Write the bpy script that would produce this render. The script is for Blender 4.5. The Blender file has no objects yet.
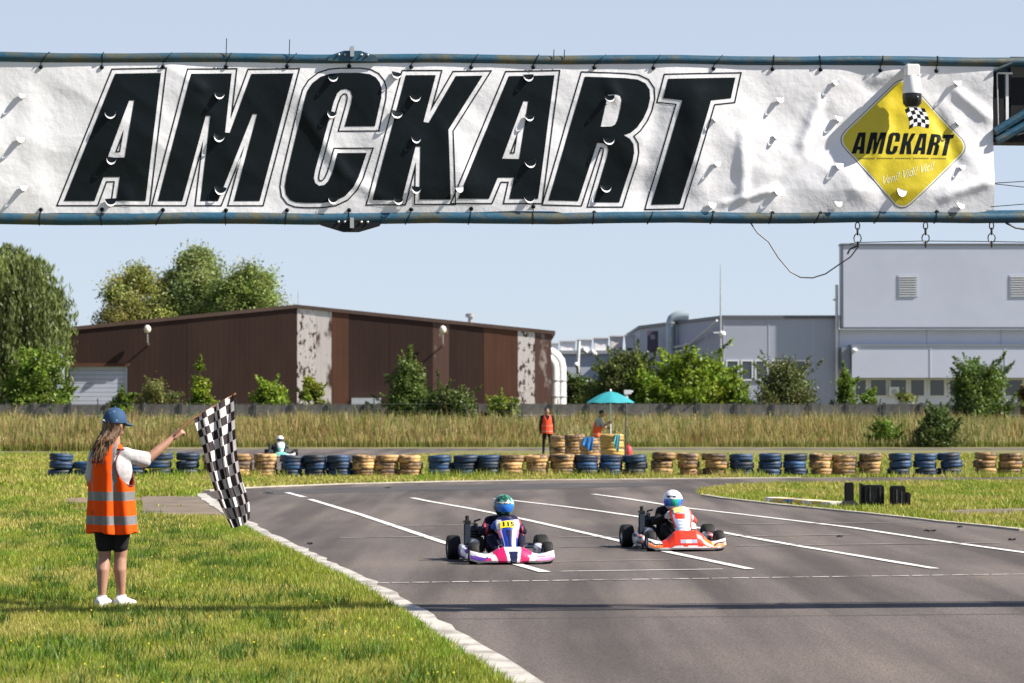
import bpy, bmesh, math, random
import numpy as np
from mathutils import Vector, Matrix, noise
from mathutils.geometry import tessellate_polygon

random.seed(7)
rng = np.random.default_rng(7)
PI = math.pi
S = bpy.context.scene
COL = S.collection

# ------------------------------------------------------------------ camera
F = 2700.0
TILT = math.atan(66.5 / F)
CZ = 1.68
cam = bpy.data.cameras.new('camera')
camo = bpy.data.objects.new('camera', cam)
COL.objects.link(camo)
cam.sensor_width = 36.0
cam.lens = F / 1024 * 36.0
camo.location = (0, 0, CZ)
camo.rotation_euler = (PI / 2 + TILT, 0, 0)
cam.clip_start = 0.5
cam.clip_end = 9000
cam.dof.use_dof = True
cam.dof.focus_distance = 26.5
cam.dof.aperture_fstop = 5.0
S.camera = camo

def ray(px, py):
    u = (px - 512) / F; v = (341.5 - py) / F
    return (u, math.cos(TILT) - v * math.sin(TILT), math.sin(TILT) + v * math.cos(TILT))
def at(px, py, Y):
    r = ray(px, py); k = Y / r[1]
    return Vector((r[0] * k, Y, CZ + r[2] * k))
def gnd(px, py, z=0.0):
    r = ray(px, py); k = (z - CZ) / r[2]
    return Vector((r[0] * k, r[1] * k, z))

# ------------------------------------------------------------------ light
SUN_AZ = math.radians(-12.0)      # from +X towards -Y (behind the camera)
SUN_EL = math.radians(42.0)
sd = Vector((math.cos(SUN_EL) * math.cos(SUN_AZ), math.cos(SUN_EL) * math.sin(SUN_AZ), math.sin(SUN_EL)))
sl = bpy.data.lights.new('sun', 'SUN')
sl.energy = 5.0
sl.angle = math.radians(0.53)
sl.color = (1.0, 0.93, 0.82)
so = bpy.data.objects.new('sun', sl)
COL.objects.link(so)
so.rotation_euler = (-sd).to_track_quat('-Z', 'Y').to_euler()
so.location = (60, -10, 60)
W = bpy.data.worlds.new('World')
S.world = W
W.use_nodes = True
nt = W.node_tree
sky = nt.nodes.new('ShaderNodeTexSky')
sky.sky_type = 'NISHITA'
sky.sun_disc = False
sky.sun_elevation = SUN_EL
sky.sun_rotation = PI / 2 - SUN_AZ
sky.air_density = 0.6
sky.dust_density = 0.5
sky.ozone_density = 3.0
sky.altitude = 0
bg = nt.nodes['Background']
bg.inputs['Strength'].default_value = 0.084
# thin bright summer haze veiling the blue
veil = nt.nodes.new('ShaderNodeMix'); veil.data_type = 'RGBA'
tcw = nt.nodes.new('ShaderNodeTexCoord'); sep = nt.nodes.new('ShaderNodeSeparateXYZ'); mrw = nt.nodes.new('ShaderNodeMapRange')
nt.links.new(tcw.outputs['Generated'], sep.inputs[0]); nt.links.new(sep.outputs['Z'], mrw.inputs[0])
mrw.inputs[1].default_value = 0.16; mrw.inputs[2].default_value = 0.6; mrw.inputs[3].default_value = 0.78; mrw.inputs[4].default_value = 0.06
nt.links.new(mrw.outputs[0], veil.inputs['Factor'])
veil.inputs['B'].default_value = (3.28, 3.60, 4.10, 1)
nt.links.new(sky.outputs[0], veil.inputs['A'])
nt.links.new(veil.outputs['Result'], bg.inputs[0])
S.view_settings.view_transform = 'Standard'
S.view_settings.look = 'None'
S.view_settings.exposure = 1.2
S.view_settings.gamma = 1.0
S.render.engine = 'CYCLES'
S.cycles.use_denoising = True
S.cycles.max_bounces = 6
S.cycles.diffuse_bounces = 3
S.cycles.transparent_max_bounces = 6

# ------------------------------------------------------------------ materials
def mat(name, col, rough=0.6, metal=0.0, var=0.0, scale=6.0, bump=0.0, bscale=None, col2=None, lo=0.42, hi=0.6,
        rand=0.0, spec=0.5, trans=0.0, coat=0.0, attr=False, stretch=None, detail=5.0):
    m = bpy.data.materials.new(name); m.use_nodes = True
    n = m.node_tree.nodes; l = m.node_tree.links
    b = n['Principled BSDF']
    b.inputs['Base Color'].default_value = (*col, 1)
    b.inputs['Roughness'].default_value = rough
    b.inputs['Metallic'].default_value = metal
    b.inputs['Specular IOR Level'].default_value = spec
    b.inputs['Coat Weight'].default_value = coat
    out = None
    tc = n.new('ShaderNodeTexCoord')
    vec = tc.outputs['Object']
    if stretch:
        mp = n.new('ShaderNodeMapping'); mp.inputs['Scale'].default_value = stretch
        l.new(vec, mp.inputs[0]); vec = mp.outputs[0]
    if attr:
        a = n.new('ShaderNodeAttribute'); a.attribute_name = 'Col'
        out = a.outputs['Color']
    if col2 is not None or var > 0:
        nz = n.new('ShaderNodeTexNoise'); nz.inputs['Scale'].default_value = scale
        nz.inputs['Detail'].default_value = detail; nz.inputs['Roughness'].default_value = 0.65
        l.new(vec, nz.inputs['Vector'])
        if col2 is None:
            col2 = tuple(c * (1 - var) for c in col); lo, hi = 0.35, 0.65
        mr = n.new('ShaderNodeMapRange'); mr.inputs[1].default_value = lo; mr.inputs[2].default_value = hi
        l.new(nz.outputs[0], mr.inputs[0])
        mx = n.new('ShaderNodeMix'); mx.data_type = 'RGBA'
        mx.inputs['A'].default_value = (*col, 1); mx.inputs['B'].default_value = (*col2, 1)
        l.new(mr.outputs[0], mx.inputs['Factor'])
        if out is not None:
            m2 = n.new('ShaderNodeMix'); m2.data_type = 'RGBA'; m2.blend_type = 'MULTIPLY'
            m2.inputs['Factor'].default_value = 1.0
            l.new(out, m2.inputs['A']); l.new(mx.outputs['Result'], m2.inputs['B']); out = m2.outputs['Result']
        else:
            out = mx.outputs['Result']
    if rand > 0:
        oi = n.new('ShaderNodeObjectInfo')
        hs = n.new('ShaderNodeHueSaturation')
        mr2 = n.new('ShaderNodeMapRange'); mr2.inputs[3].default_value = 1 - rand; mr2.inputs[4].default_value = 1 + rand
        l.new(oi.outputs['Random'], mr2.inputs[0]); l.new(mr2.outputs[0], hs.inputs['Value'])
        if out is not None: l.new(out, hs.inputs['Color'])
        else: hs.inputs['Color'].default_value = (*col, 1)
        out = hs.outputs['Color']
    if out is not None:
        l.new(out, b.inputs['Base Color'])
    if bump > 0:
        bz = n.new('ShaderNodeTexNoise'); bz.inputs['Scale'].default_value = bscale or scale * 4
        bz.inputs['Detail'].default_value = 6.0
        l.new(vec, bz.inputs['Vector'])
        bp = n.new('ShaderNodeBump'); bp.inputs['Strength'].default_value = bump; bp.inputs['Distance'].default_value = 0.02
        l.new(bz.outputs[0], bp.inputs['Height']); l.new(bp.outputs[0], b.inputs['Normal'])
    if trans > 0:
        t = n.new('ShaderNodeBsdfTranslucent'); t.inputs[0].default_value = (*col, 1)
        if out is not None: l.new(out, t.inputs[0])
        ms = n.new('ShaderNodeMixShader'); ms.inputs[0].default_value = trans
        l.new(b.outputs[0], ms.inputs[1]); l.new(t.outputs[0], ms.inputs[2])
        l.new(ms.outputs[0], n['Material Output'].inputs[0])
    return m

# ------------------------------------------------------------------ mesh builder
class MB:
    def __init__(s): s.v = []; s.f = []; s.m = []
    def add(s, vs, fs, mi=0):
        o = len(s.v); s.v += [tuple(p) for p in vs]
        for f in fs: s.f.append(tuple(i + o for i in f)); s.m.append(mi)
    def box(s, c, size, mi=0, rz=0.0, R=None):
        hx, hy, hz = size[0] / 2, size[1] / 2, size[2] / 2
        M = R if R is not None else Matrix.Rotation(rz, 3, 'Z')
        vs = [Vector(c) + M @ Vector((x, y, z)) for z in (-hz, hz) for x, y in ((-hx, -hy), (hx, -hy), (hx, hy), (-hx, hy))]
        s.add(vs, [(3, 2, 1, 0), (4, 5, 6, 7), (0, 1, 5, 4), (1, 2, 6, 5), (2, 3, 7, 6), (3, 0, 4, 7)], mi)
    def bb(s, x0, x1, y0, y1, z0, z1, mi=0):
        s.box(((x0 + x1) / 2, (y0 + y1) / 2, (z0 + z1) / 2), (abs(x1 - x0), abs(y1 - y0), abs(z1 - z0)), mi)
    def tube(s, pts, r, n=10, mi=0, caps=True):
        pts = [Vector(p) for p in pts]
        rs = r if isinstance(r, (list, tuple)) else [r] * len(pts)
        vs = []; fs = []
        up = None
        for i, p in enumerate(pts):
            d = (pts[min(i + 1, len(pts) - 1)] - pts[max(i - 1, 0)])
            d = d.normalized() if d.length > 1e-9 else Vector((0, 0, 1))
            if up is None:
                up = Vector((0, 0, 1)) if abs(d.z) < 0.9 else Vector((1, 0, 0))
            a = d.cross(up).normalized(); b = a.cross(d).normalized(); up = b
            for k in range(n):
                t = 2 * PI * k / n
                vs.append(p + (a * math.cos(t) + b * math.sin(t)) * rs[i])
        for i in range(len(pts) - 1):
            for k in range(n):
                k2 = (k + 1) % n
                fs.append((i * n + k, (i + 1) * n + k, (i + 1) * n + k2, i * n + k2))
        if caps:
            fs.append(tuple(range(n))); fs.append(tuple(range((len(pts) - 1) * n + n - 1, (len(pts) - 1) * n - 1, -1)))
        s.add(vs, fs, mi)
    def ell(s, c, r, n=16, m=10, mi=0, R=None):
        vs = []; fs = []
        c = Vector(c); r = (r, r, r) if not hasattr(r, '__len__') else r
        for j in range(m + 1):
            ph = PI * j / m
            for k in range(n):
                th = 2 * PI * k / n
                q = Vector((r[0] * math.sin(ph) * math.cos(th), r[1] * math.sin(ph) * math.sin(th), r[2] * math.cos(ph)))
                vs.append(c + (R @ q if R is not None else q))
        for j in range(m):
            for k in range(n):
                k2 = (k + 1) % n
                if j == 0: fs.append((k, (j + 1) * n + k, (j + 1) * n + k2))
                elif j == m - 1: fs.append((j * n + k, (j + 1) * n + k, j * n + k2))
                else: fs.append((j * n + k, (j + 1) * n + k, (j + 1) * n + k2, j * n + k2))
        s.add(vs, fs, mi)
    def cap(s, p0, r0, p1, r1, n=14, mi=0):
        p0 = Vector(p0); p1 = Vector(p1); d = p1 - p0; L = d.length
        if L < 1e-6: s.ell(p0, r0); return
        d /= L
        pts = []; rs = []
        for a in (-0.98, -0.8, -0.5, -0.2): pts.append(p0 + d * r0 * a); rs.append(r0 * math.sqrt(1 - a * a))
        for t in (0, .33, .67, 1): pts.append(p0 + d * L * t); rs.append(r0 + (r1 - r0) * t)
        for a in (0.2, 0.5, 0.8, 0.98): pts.append(p1 + d * r1 * a); rs.append(r1 * math.sqrt(1 - a * a))
        s.tube(pts, rs, n, mi)
    def prism(s, poly, y0, y1, mi=0, axis='y'):
        n = len(poly)
        if axis == 'y': vs = [(x, y0, z) for x, z in poly] + [(x, y1, z) for x, z in poly]
        elif axis == 'x': vs = [(y0, x, z) for x, z in poly] + [(y1, x, z) for x, z in poly]
        else: vs = [(x, z, y0) for x, z in poly] + [(x, z, y1) for x, z in poly]
        fs = [tuple(range(n)), tuple(range(2 * n - 1, n - 1, -1))] + [((i + 1) % n, i, n + i, n + (i + 1) % n) for i in range(n)]
        s.add(vs, fs, mi)
    def lathe(s, prof, c=(0, 0, 0), axis='z', n=24, mi=0, closed=False):
        vs = []; fs = []
        for (r, h) in prof:
            for k in range(n):
                t = 2 * PI * k / n; a, b = r * math.cos(t), r * math.sin(t)
                q = (a, b, h) if axis == 'z' else ((h, a, b) if axis == 'x' else (a, h, b))
                vs.append((c[0] + q[0], c[1] + q[1], c[2] + q[2]))
        m = len(prof)
        for i in range(m if closed else m - 1):
            for k in range(n):
                fs.append((i * n + k, i * n + (k + 1) % n, ((i + 1) % m) * n + (k + 1) % n, ((i + 1) % m) * n + k))
        s.add(vs, fs, mi)
    def loft(s, rings, mi=0, caps=True):
        n = len(rings[0]); vs = [p for r in rings for p in r]; fs = []
        for i in range(len(rings) - 1):
            for k in range(n):
                fs.append((i * n + k, i * n + (k + 1) % n, (i + 1) * n + (k + 1) % n, (i + 1) * n + k))
        if caps:
            fs.append(tuple(range(n - 1, -1, -1))); fs.append(tuple(range((len(rings) - 1) * n, len(rings) * n)))
        s.add(vs, fs, mi)
    def mesh(s, name, mats, smooth=True):
        me = bpy.data.meshes.new(name)
        me.from_pydata(s.v, [], s.f)
        if not isinstance(mats, (list, tuple)): mats = [mats]
        for m in mats: me.materials.append(m)
        me.polygons.foreach_set('material_index', s.m)
        bm = bmesh.new(); bm.from_mesh(me)
        bmesh.ops.recalc_face_normals(bm, faces=bm.faces); bm.to_mesh(me); bm.free()
        if smooth: smooth_angle(me)
        me.update()
        return me
    def build(s, name, mats, parent=None, smooth=True, loc=None):
        return link(name, s.mesh(name, mats, smooth), parent, loc)

def smooth_angle(me, ang=0.7):
    me.polygons.foreach_set('use_smooth', [True] * len(me.polygons))
    bm = bmesh.new(); bm.from_mesh(me)
    for e in bm.edges:
        e.smooth = not (len(e.link_faces) == 2 and e.calc_face_angle(0.0) > ang)
    bm.to_mesh(me); bm.free()

def link(name, me, parent=None, loc=None):
    o = bpy.data.objects.new(name, me); COL.objects.link(o)
    if parent is not None: o.parent = parent
    if loc is not None: o.location = loc
    return o
def tag(o, label, cat, group=None, kind=None):
    o['label'] = label; o['category'] = cat
    if group: o['group'] = group
    if kind: o['kind'] = kind
    return o
def thing(name, label, cat, loc=(0, 0, 0), rz=0.0, group=None):
    o = bpy.data.objects.new(name, None); COL.objects.link(o)
    o.location = loc; o.rotation_euler = (0, 0, rz); o.empty_display_size = 0.2
    return tag(o, label, cat, group)
def struct(o): o['kind'] = 'structure'; return o

def np_mesh(name, verts, nper, mats, cols=None, mi=None):
    """verts (N,nper,3) separate polygons"""
    N = verts.shape[0]
    me = bpy.data.meshes.new(name)
    me.vertices.add(N * nper); me.loops.add(N * nper); me.polygons.add(N)
    me.vertices.foreach_set('co', verts.reshape(-1).astype(np.float32))
    me.loops.foreach_set('vertex_index', np.arange(N * nper, dtype=np.int32))
    me.polygons.foreach_set('loop_start', np.arange(0, N * nper, nper, dtype=np.int32))
    me.polygons.foreach_set('loop_total', np.full(N, nper, dtype=np.int32))
    for m in (mats if isinstance(mats, (list, tuple)) else [mats]): me.materials.append(m)
    if mi is not None: me.polygons.foreach_set('material_index', mi.astype(np.int32))
    if cols is not None:
        a = me.color_attributes.new('Col', 'FLOAT_COLOR', 'CORNER')
        c = np.ones((N, nper, 4), np.float32); c[:, :, :3] = cols[:, None, :]
        a.data.foreach_set('color', c.reshape(-1))
    me.update(); me.validate()
    return me

def organic(name, prims, voxel, mats, parent=None, matfn=None, smooth=5):
    """one continuous surface grown from overlapping tapered limbs"""
    mb = MB()
    for p in prims:
        if p[0] == 'c': mb.cap(*p[1:])
        else: mb.ell(*p[1:])
    me = mb.mesh('tmp', mats)
    o = bpy.data.objects.new('tmp', me); COL.objects.link(o)
    r = o.modifiers.new('r', 'REMESH'); r.mode = 'VOXEL'; r.voxel_size = voxel
    sm = o.modifiers.new('s', 'SMOOTH'); sm.iterations = smooth; sm.factor = 0.5
    bpy.context.view_layer.update()
    dg = bpy.context.evaluated_depsgraph_get()
    m2 = bpy.data.meshes.new_from_object(o.evaluated_get(dg))
    bpy.data.objects.remove(o); bpy.data.meshes.remove(me)
    m2.name = name
    m2.materials.clear()
    for m in (mats if isinstance(mats, (list, tuple)) else [mats]): m2.materials.append(m)
    idx = [0] * len(m2.polygons)
    if matfn: idx = [matfn(p.center, p.normal) for p in m2.polygons]
    m2.polygons.foreach_set('material_index', idx)
    m2.polygons.foreach_set('use_smooth', [True] * len(m2.polygons))
    m2.update()
    return link(name, m2, parent)

def text_mesh(txt, size, shear=0.0, offset=0.0):
    c = bpy.data.curves.new('t', 'FONT'); c.body = txt; c.size = size; c.shear = shear; c.offset = offset
    c.align_x = 'CENTER'; c.align_y = 'CENTER'; c.resolution_u = 3
    o = bpy.data.objects.new('t', c); COL.objects.link(o)
    bpy.context.view_layer.update()
    me = bpy.data.meshes.new_from_object(o.evaluated_get(bpy.context.evaluated_depsgraph_get()))
    bpy.data.objects.remove(o); bpy.data.curves.remove(c)
    vs = [tuple(v.co) for v in me.vertices]; fs = [tuple(p.vertices) for p in me.polygons]
    bpy.data.meshes.remove(me)
    return vs, fs

def smoothstep(a, b, x):
    t = min(1, max(0, (x - a) / (b - a))); return t * t * (3 - 2 * t)
def lerp_tab(tab, x):
    if x <= tab[0][0]: return tab[0][1]
    for (a, va), (b, vb) in zip(tab, tab[1:]):
        if x <= b: return va + (vb - va) * (x - a) / (b - a)
    return tab[-1][1]
def inpoly(P, poly):
    x, y = P[:, 0], P[:, 1]; c = np.zeros(len(P), bool); n = len(poly)
    for i in range(n):
        x0, y0 = poly[i]; x1, y1 = poly[(i + 1) % n]
        if y0 == y1: continue
        cond = ((y0 > y) != (y1 > y)) & (x < (x1 - x0) * (y - y0) / (y1 - y0) + x0)
        c ^= cond
    return c

# palette
M = {}
M['soil'] = mat('meadow soil', (0.10, 0.10, 0.025), 0.95, scale=0.35, col2=(0.15, 0.13, 0.05), lo=0.4, hi=0.62, bump=0.6, bscale=8)
M['white_paint'] = mat('road paint white', (0.58, 0.57, 0.55), 0.7, scale=5, col2=(0.26, 0.24, 0.23), lo=0.52, hi=0.72, bump=0.2)
M['worn_paint'] = mat('worn road paint', (0.55, 0.54, 0.51), 0.8, scale=3.4, col2=(0.15, 0.135, 0.125), lo=0.43, hi=0.60, bump=0.3)
M['edge_paint'] = mat('dirty edge paint', (0.38, 0.36, 0.33), 0.85, scale=2.6, col2=(0.21, 0.19, 0.17), lo=0.46, hi=0.62, bump=0.3)
M['faint_paint'] = mat('faint road paint', (0.22, 0.205, 0.20), 0.85, scale=2.0, col2=(0.095, 0.086, 0.083), lo=0.42, hi=0.6)
M['dirt'] = mat('dry dirt', (0.21, 0.14, 0.085), 0.95, scale=1.6, col2=(0.10, 0.085, 0.04), lo=0.4, hi=0.65, bump=0.8, bscale=20)
M['old_concrete'] = mat('old concrete', (0.155, 0.12, 0.09), 0.9, scale=1.1, col2=(0.09, 0.07, 0.05), lo=0.4, hi=0.65, bump=0.4, bscale=25)
M['concrete'] = mat('fence concrete', (0.15, 0.142, 0.132), 0.9, scale=1.2, col2=(0.07, 0.065, 0.062), lo=0.42, hi=0.68, bump=0.3, bscale=14, rand=0.12)
M['concrete_dark'] = mat('fence post concrete', (0.075, 0.072, 0.07), 0.9, var=0.4, scale=2)
M['kerb'] = mat('kerb concrete', (0.40, 0.36, 0.30), 0.9, scale=2, col2=(0.28, 0.25, 0.2), lo=0.42, hi=0.62, bump=0.3)

def asphalt():
    m = mat('asphalt', (0.1, 0.09, 0.09), 0.85, spec=0.3)
    n = m.node_tree.nodes; l = m.node_tree.links; b = n['Principled BSDF']
    tc = n.new('ShaderNodeTexCoord')
    mp = n.new('ShaderNodeMapping'); mp.inputs['Rotation'].default_value = (0, 0, math.radians(-11.5)); mp.inputs['Scale'].default_value = (1.0, 0.06, 1)
    l.new(tc.outputs['Object'], mp.inputs[0])
    n1 = n.new('ShaderNodeTexNoise'); n1.inputs['Scale'].default_value = 1.3; n1.inputs['Detail'].default_value = 5
    l.new(mp.outputs[0], n1.inputs['Vector'])
    r1 = n.new('ShaderNodeValToRGB'); r1.color_ramp.elements[0].position = 0.38; r1.color_ramp.elements[1].position = 0.60
    r1.color_ramp.elements[0].color = (0.054, 0.047, 0.044, 1); r1.color_ramp.elements[1].color = (0.112, 0.097, 0.089, 1)
    l.new(n1.outputs[0], r1.inputs[0])
    n2 = n.new('ShaderNodeTexNoise'); n2.inputs['Scale'].default_value = 55; n2.inputs['Detail'].default_value = 6; n2.inputs['Roughness'].default_value = 0.8
    l.new(tc.outputs['Object'], n2.inputs['Vector'])
    r2 = n.new('ShaderNodeValToRGB'); r2.color_ramp.elements[0].position = 0.40; r2.color_ramp.elements[1].position = 0.62
    r2.color_ramp.elements[0].color = (0.4, 0.4, 0.4, 1); r2.color_ramp.elements[1].color = (1.65, 1.6, 1.58, 1)
    l.new(n2.outputs[0], r2.inputs[0])
    mx = n.new('ShaderNodeMix'); mx.data_type = 'RGBA'; mx.blend_type = 'MULTIPLY'; mx.inputs['Factor'].default_value = 1
    l.new(r1.outputs[0], mx.inputs['A']); l.new(r2.outputs[0], mx.inputs['B'])
    # big patches of newer / older surface
    n3 = n.new('ShaderNodeTexNoise'); n3.inputs['Scale'].default_value = 0.16; n3.inputs['Detail'].default_value = 3
    l.new(tc.outputs['Object'], n3.inputs['Vector'])
    r3 = n.new('ShaderNodeValToRGB'); r3.color_ramp.elements[0].position = 0.4; r3.color_ramp.elements[1].position = 0.6
    r3.color_ramp.elements[0].color = (0.86, 0.86, 0.88, 1); r3.color_ramp.elements[1].color = (1.1, 1.07, 1.05, 1)
    l.new(n3.outputs[0], r3.inputs[0])
    m3 = n.new('ShaderNodeMix'); m3.data_type = 'RGBA'; m3.blend_type = 'MULTIPLY'; m3.inputs['Factor'].default_value = 1
    l.new(mx.outputs['Result'], m3.inputs['A']); l.new(r3.outputs[0], m3.inputs['B'])
    l.new(m3.outputs['Result'], b.inputs['Base Color'])
    bp = n.new('ShaderNodeBump'); bp.inputs['Strength'].default_value = 0.5; bp.inputs['Distance'].default_value = 0.01
    l.new(n2.outputs[0], bp.inputs['Height']); l.new(bp.outputs[0], b.inputs['Normal'])
    return m
M['asphalt'] = asphalt()
M['rubbered'] = mat('rubbered asphalt', (0.034, 0.031, 0.032), 0.8, scale=1.0, col2=(0.055, 0.049, 0.049), lo=0.4, hi=0.62, bump=0.3, bscale=50)
M['crack'] = mat('tar seam', (0.028, 0.025, 0.024), 0.7, var=0.3)

# ================================================================== GROUND
def sheet(name, poly, z, m):
    mb = MB()
    tris = tessellate_polygon([[Vector((p[0], p[1], 0)) for p in poly]])
    mb.add([(p[0], p[1], z) for p in poly], tris)
    return struct(mb.build(name, m, smooth=False))
def ribbon(name, pts, w, z, m, jitter=0.0, h=0.0):
    """flat strip along world points; h > 0 gives it real height"""
    P = [Vector((p[0], p[1], 0)) for p in pts]
    Q = []
    for a, b in zip(P, P[1:]):
        k = max(1, int((b - a).length / 0.5))
        Q += [a.lerp(b, i / k) for i in range(k)]
    Q.append(P[-1])
    L = []; R = []
    for i, p in enumerate(Q):
        d = (Q[min(i + 1, len(Q) - 1)] - Q[max(0, i - 1)]).normalized(); nrm = Vector((-d.y, d.x, 0))
        w2 = w / 2 + jitter * noise.noise(Vector((p.x * 1.7, p.y * 1.7, 3)))
        L.append(p + nrm * w2); R.append(p - nrm * w2)
    mb = MB(); n = len(Q)
    vs = [(p.x, p.y, z + h) for p in L] + [(p.x, p.y, z + h) for p in R]
    fs = [(i, i + 1, n + i + 1, n + i) for i in range(n - 1)]
    if h > 0:
        vs += [(p.x, p.y, z - 0.02) for p in L] + [(p.x, p.y, z - 0.02) for p in R]
        fs += [(i, 2 * n + i, 2 * n + i + 1, i + 1) for i in range(n - 1)] + [(n + i, n + i + 1, 3 * n + i + 1, 3 * n + i) for i in range(n - 1)]
        fs += [(0, n, 3 * n, 2 * n), (n - 1, 3 * n - 1, 4 * n - 1, 2 * n - 1)]
    mb.add(vs, fs)
    return struct(mb.build(name, m, smooth=False))
def g2(*a): return [tuple(gnd(x, y))[:2] for x, y in a]

mb = MB(); mb.add([(-3000, -600, 0), (3000, -600, 0), (3000, 4500, 0), (-3000, 4500, 0)], [(0, 1, 2, 3)])
struct(mb.build('ground', M['soil'], smooth=False))

left_edge_px = [(534, 690), (500, 668), (470, 650), (420, 616), (370, 586), (300, 552), (262, 533), (240, 520.5), (222, 508.5), (208, 499.5), (200, 494)]
far_edge_px = [(206, 491.5), (225, 489.6), (260, 487.6), (340, 484.5), (440, 482), (540, 480.4), (660, 479.3), (800, 478), (1024, 477), (1300, 476.2)]
isl_top_px = [(1300, 479.6), (1024, 481), (930, 482), (860, 483), (780, 484.5), (730, 486.2), (703, 489)]
isl_low_px = [(696, 492.5), (705, 496), (724, 499), (775, 505), (820, 509.6), (865, 514), (916, 519.6), (940, 522.6), (991, 527.4), (1024, 531)]
left_w = [(2.2, 5.0)] + g2(*left_edge_px)
low_w = g2(*isl_low_px) + [(13.0, 7.0)]
track_poly = left_w + g2(*far_edge_px) + g2(*isl_top_px) + low_w
sheet('track', track_poly, 0.004, M['asphalt'])
# far section of circuit behind the tyre barrier
far_poly = g2((160, 451.8), (300, 458), (262, 466), (225, 471), (330, 471.5), (352, 464), (385, 459), (420, 455.5), (455, 452.6), (700, 451.8), (1300, 452), (1300, 447.7), (700, 447.9), (400, 448.2), (160, 448.4))
far_poly = g2((150, 449.0), (150, 452.0), (205, 456), (235, 464), (240, 472), (330, 472), (352, 464), (380, 459), (415, 455), (455, 450.6), (700, 449.8), (1300, 449.9), (1300, 448.3), (700, 448.4), (400, 448.6))
sheet('far_track', far_poly, 0.004, M['asphalt'])
# verge of dirt and concrete behind the flag marshal
sheet('dirt_patch', g2((66, 499), (95, 496.6), (140, 496.3), (142, 513.6), (100, 512.5), (68, 508)), 0.004, M['dirt'])
sheet('concrete_patch', g2((142.2, 496.3), (198, 495.5), (207.5, 500.5), (221.5, 509.5), (236, 519), (190, 516), (142.2, 513.6)), 0.0045, M['old_concrete'])
sheet('concrete_path', g2((915, 512.5), (975, 509.5), (1024, 508.5), (1250, 507), (1250, 513), (1024, 514), (960, 515.5)), 0.004, M['old_concrete'])
# rubbered racing line along far bend
sheet('rubbered_line', g2((262, 490.8), (340, 487.6), (440, 485.2), (540, 483.7), (660, 482.4), (690, 482.6), (650, 486.5), (540, 489.5), (440, 490.5), (330, 493), (275, 494.5)), 0.008, M['rubbered'])
# painted edge and lines
ribbon('edge_line', [(2.2, 5.0)] + g2(*left_edge_px), 0.22, 0.012, M['edge_paint'], 0.07)
def line(pts, w=0.115, m='white_paint', name='painted_line', j=0.012): return ribbon(name, g2(*pts), w, 0.0125, M[m], j)
line([(287, 493), (304, 497.6)])
line([(310, 499.8), (360, 515), (443, 543), (490, 557.5), (545, 573)])
line([(412, 498.3), (430, 502), (470, 509), (520, 519), (570, 530.3), (620, 541.7), (666, 552.3), (750, 570)])
line([(495, 499), (560, 506.5), (600, 511.7), (640, 517.6), (695, 527.8), (740, 536.4), (800, 547), (935, 569.5)])
line([(593, 494.6), (626, 499), (663, 505), (688, 508.8), (740, 514.7), (850, 528), (935, 541), (1024, 553.3), (1250, 586)])
line([(561, 572.3), (723, 570)], 0.05)
line([(552, 562.6), (682, 560)], 0.045, 'faint_paint')
for k in range(34):
    x0 = 372 + k * 20; f = lambda x: 584 - (x - 380) * 9.0 / 644
    line([(x0, f(x0)), (x0 + 17, f(x0 + 17))], 0.055, 'worn_paint')
for (a, b) in (((724, 537), (850, 535.4)), ((735, 546.5), (1000, 543.5)), ((560, 547.6), (612, 547)), ((380, 526.5), (480, 525.5)), ((735, 524.8), (930, 522.8)), ((560, 538), (618, 537.4)), ((340, 538.5), (440, 537.2))):
    line([a, b], 0.10, 'faint_paint')
ribbon('tar_seam', g2((432, 620), (700, 617.5), (1100, 614)), 0.02, 0.0085, M['crack'], 0.008)
# low kerb stones: far edge and island edge
ribbon('kerb', g2(*far_edge_px[:8]), 0.16, 0.0, M['kerb'], 0.05, h=0.025)
ribbon('kerb', g2(*isl_low_px[1:]), 0.12, 0.0, M['kerb'], 0.03, h=0.03)
kcols = [mat('kerb yellow', (0.62, 0.42, 0.07), 0.8, scale=9, col2=(0.4, 0.33, 0.2), lo=.45, hi=.65), mat('kerb blue', (0.06, 0.16, 0.33), 0.8, scale=9, col2=(0.25, 0.25, 0.25), lo=.45, hi=.65), mat('kerb white', (0.7, 0.68, 0.62), 0.8, scale=9, col2=(0.4, 0.36, 0.3), lo=.45, hi=.65)]
kt = thing('painted_kerb', 'low kerb with worn yellow, blue and white blocks on the grass island left of the black boxes', 'kerb', gnd(772, 503.0))
kp = [gnd(772 + i * 9.5, 503.0 + i * 0.75) for i in range(8)]
for i, c in enumerate((2, 0, 1, 0, 2, 0, 2)):
    a, b = kp[i], kp[i + 1]; mb = MB(); mid = (a + b) / 2 - kt.location
    ang = math.atan2(b.y - a.y, b.x - a.x); L = (b - a).length
    mb.box((mid.x, mid.y, 0.05), (L - 0.006, 0.3, 0.11), 0, ang); mb.build('kerb_block', kcols[c], kt)

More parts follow.
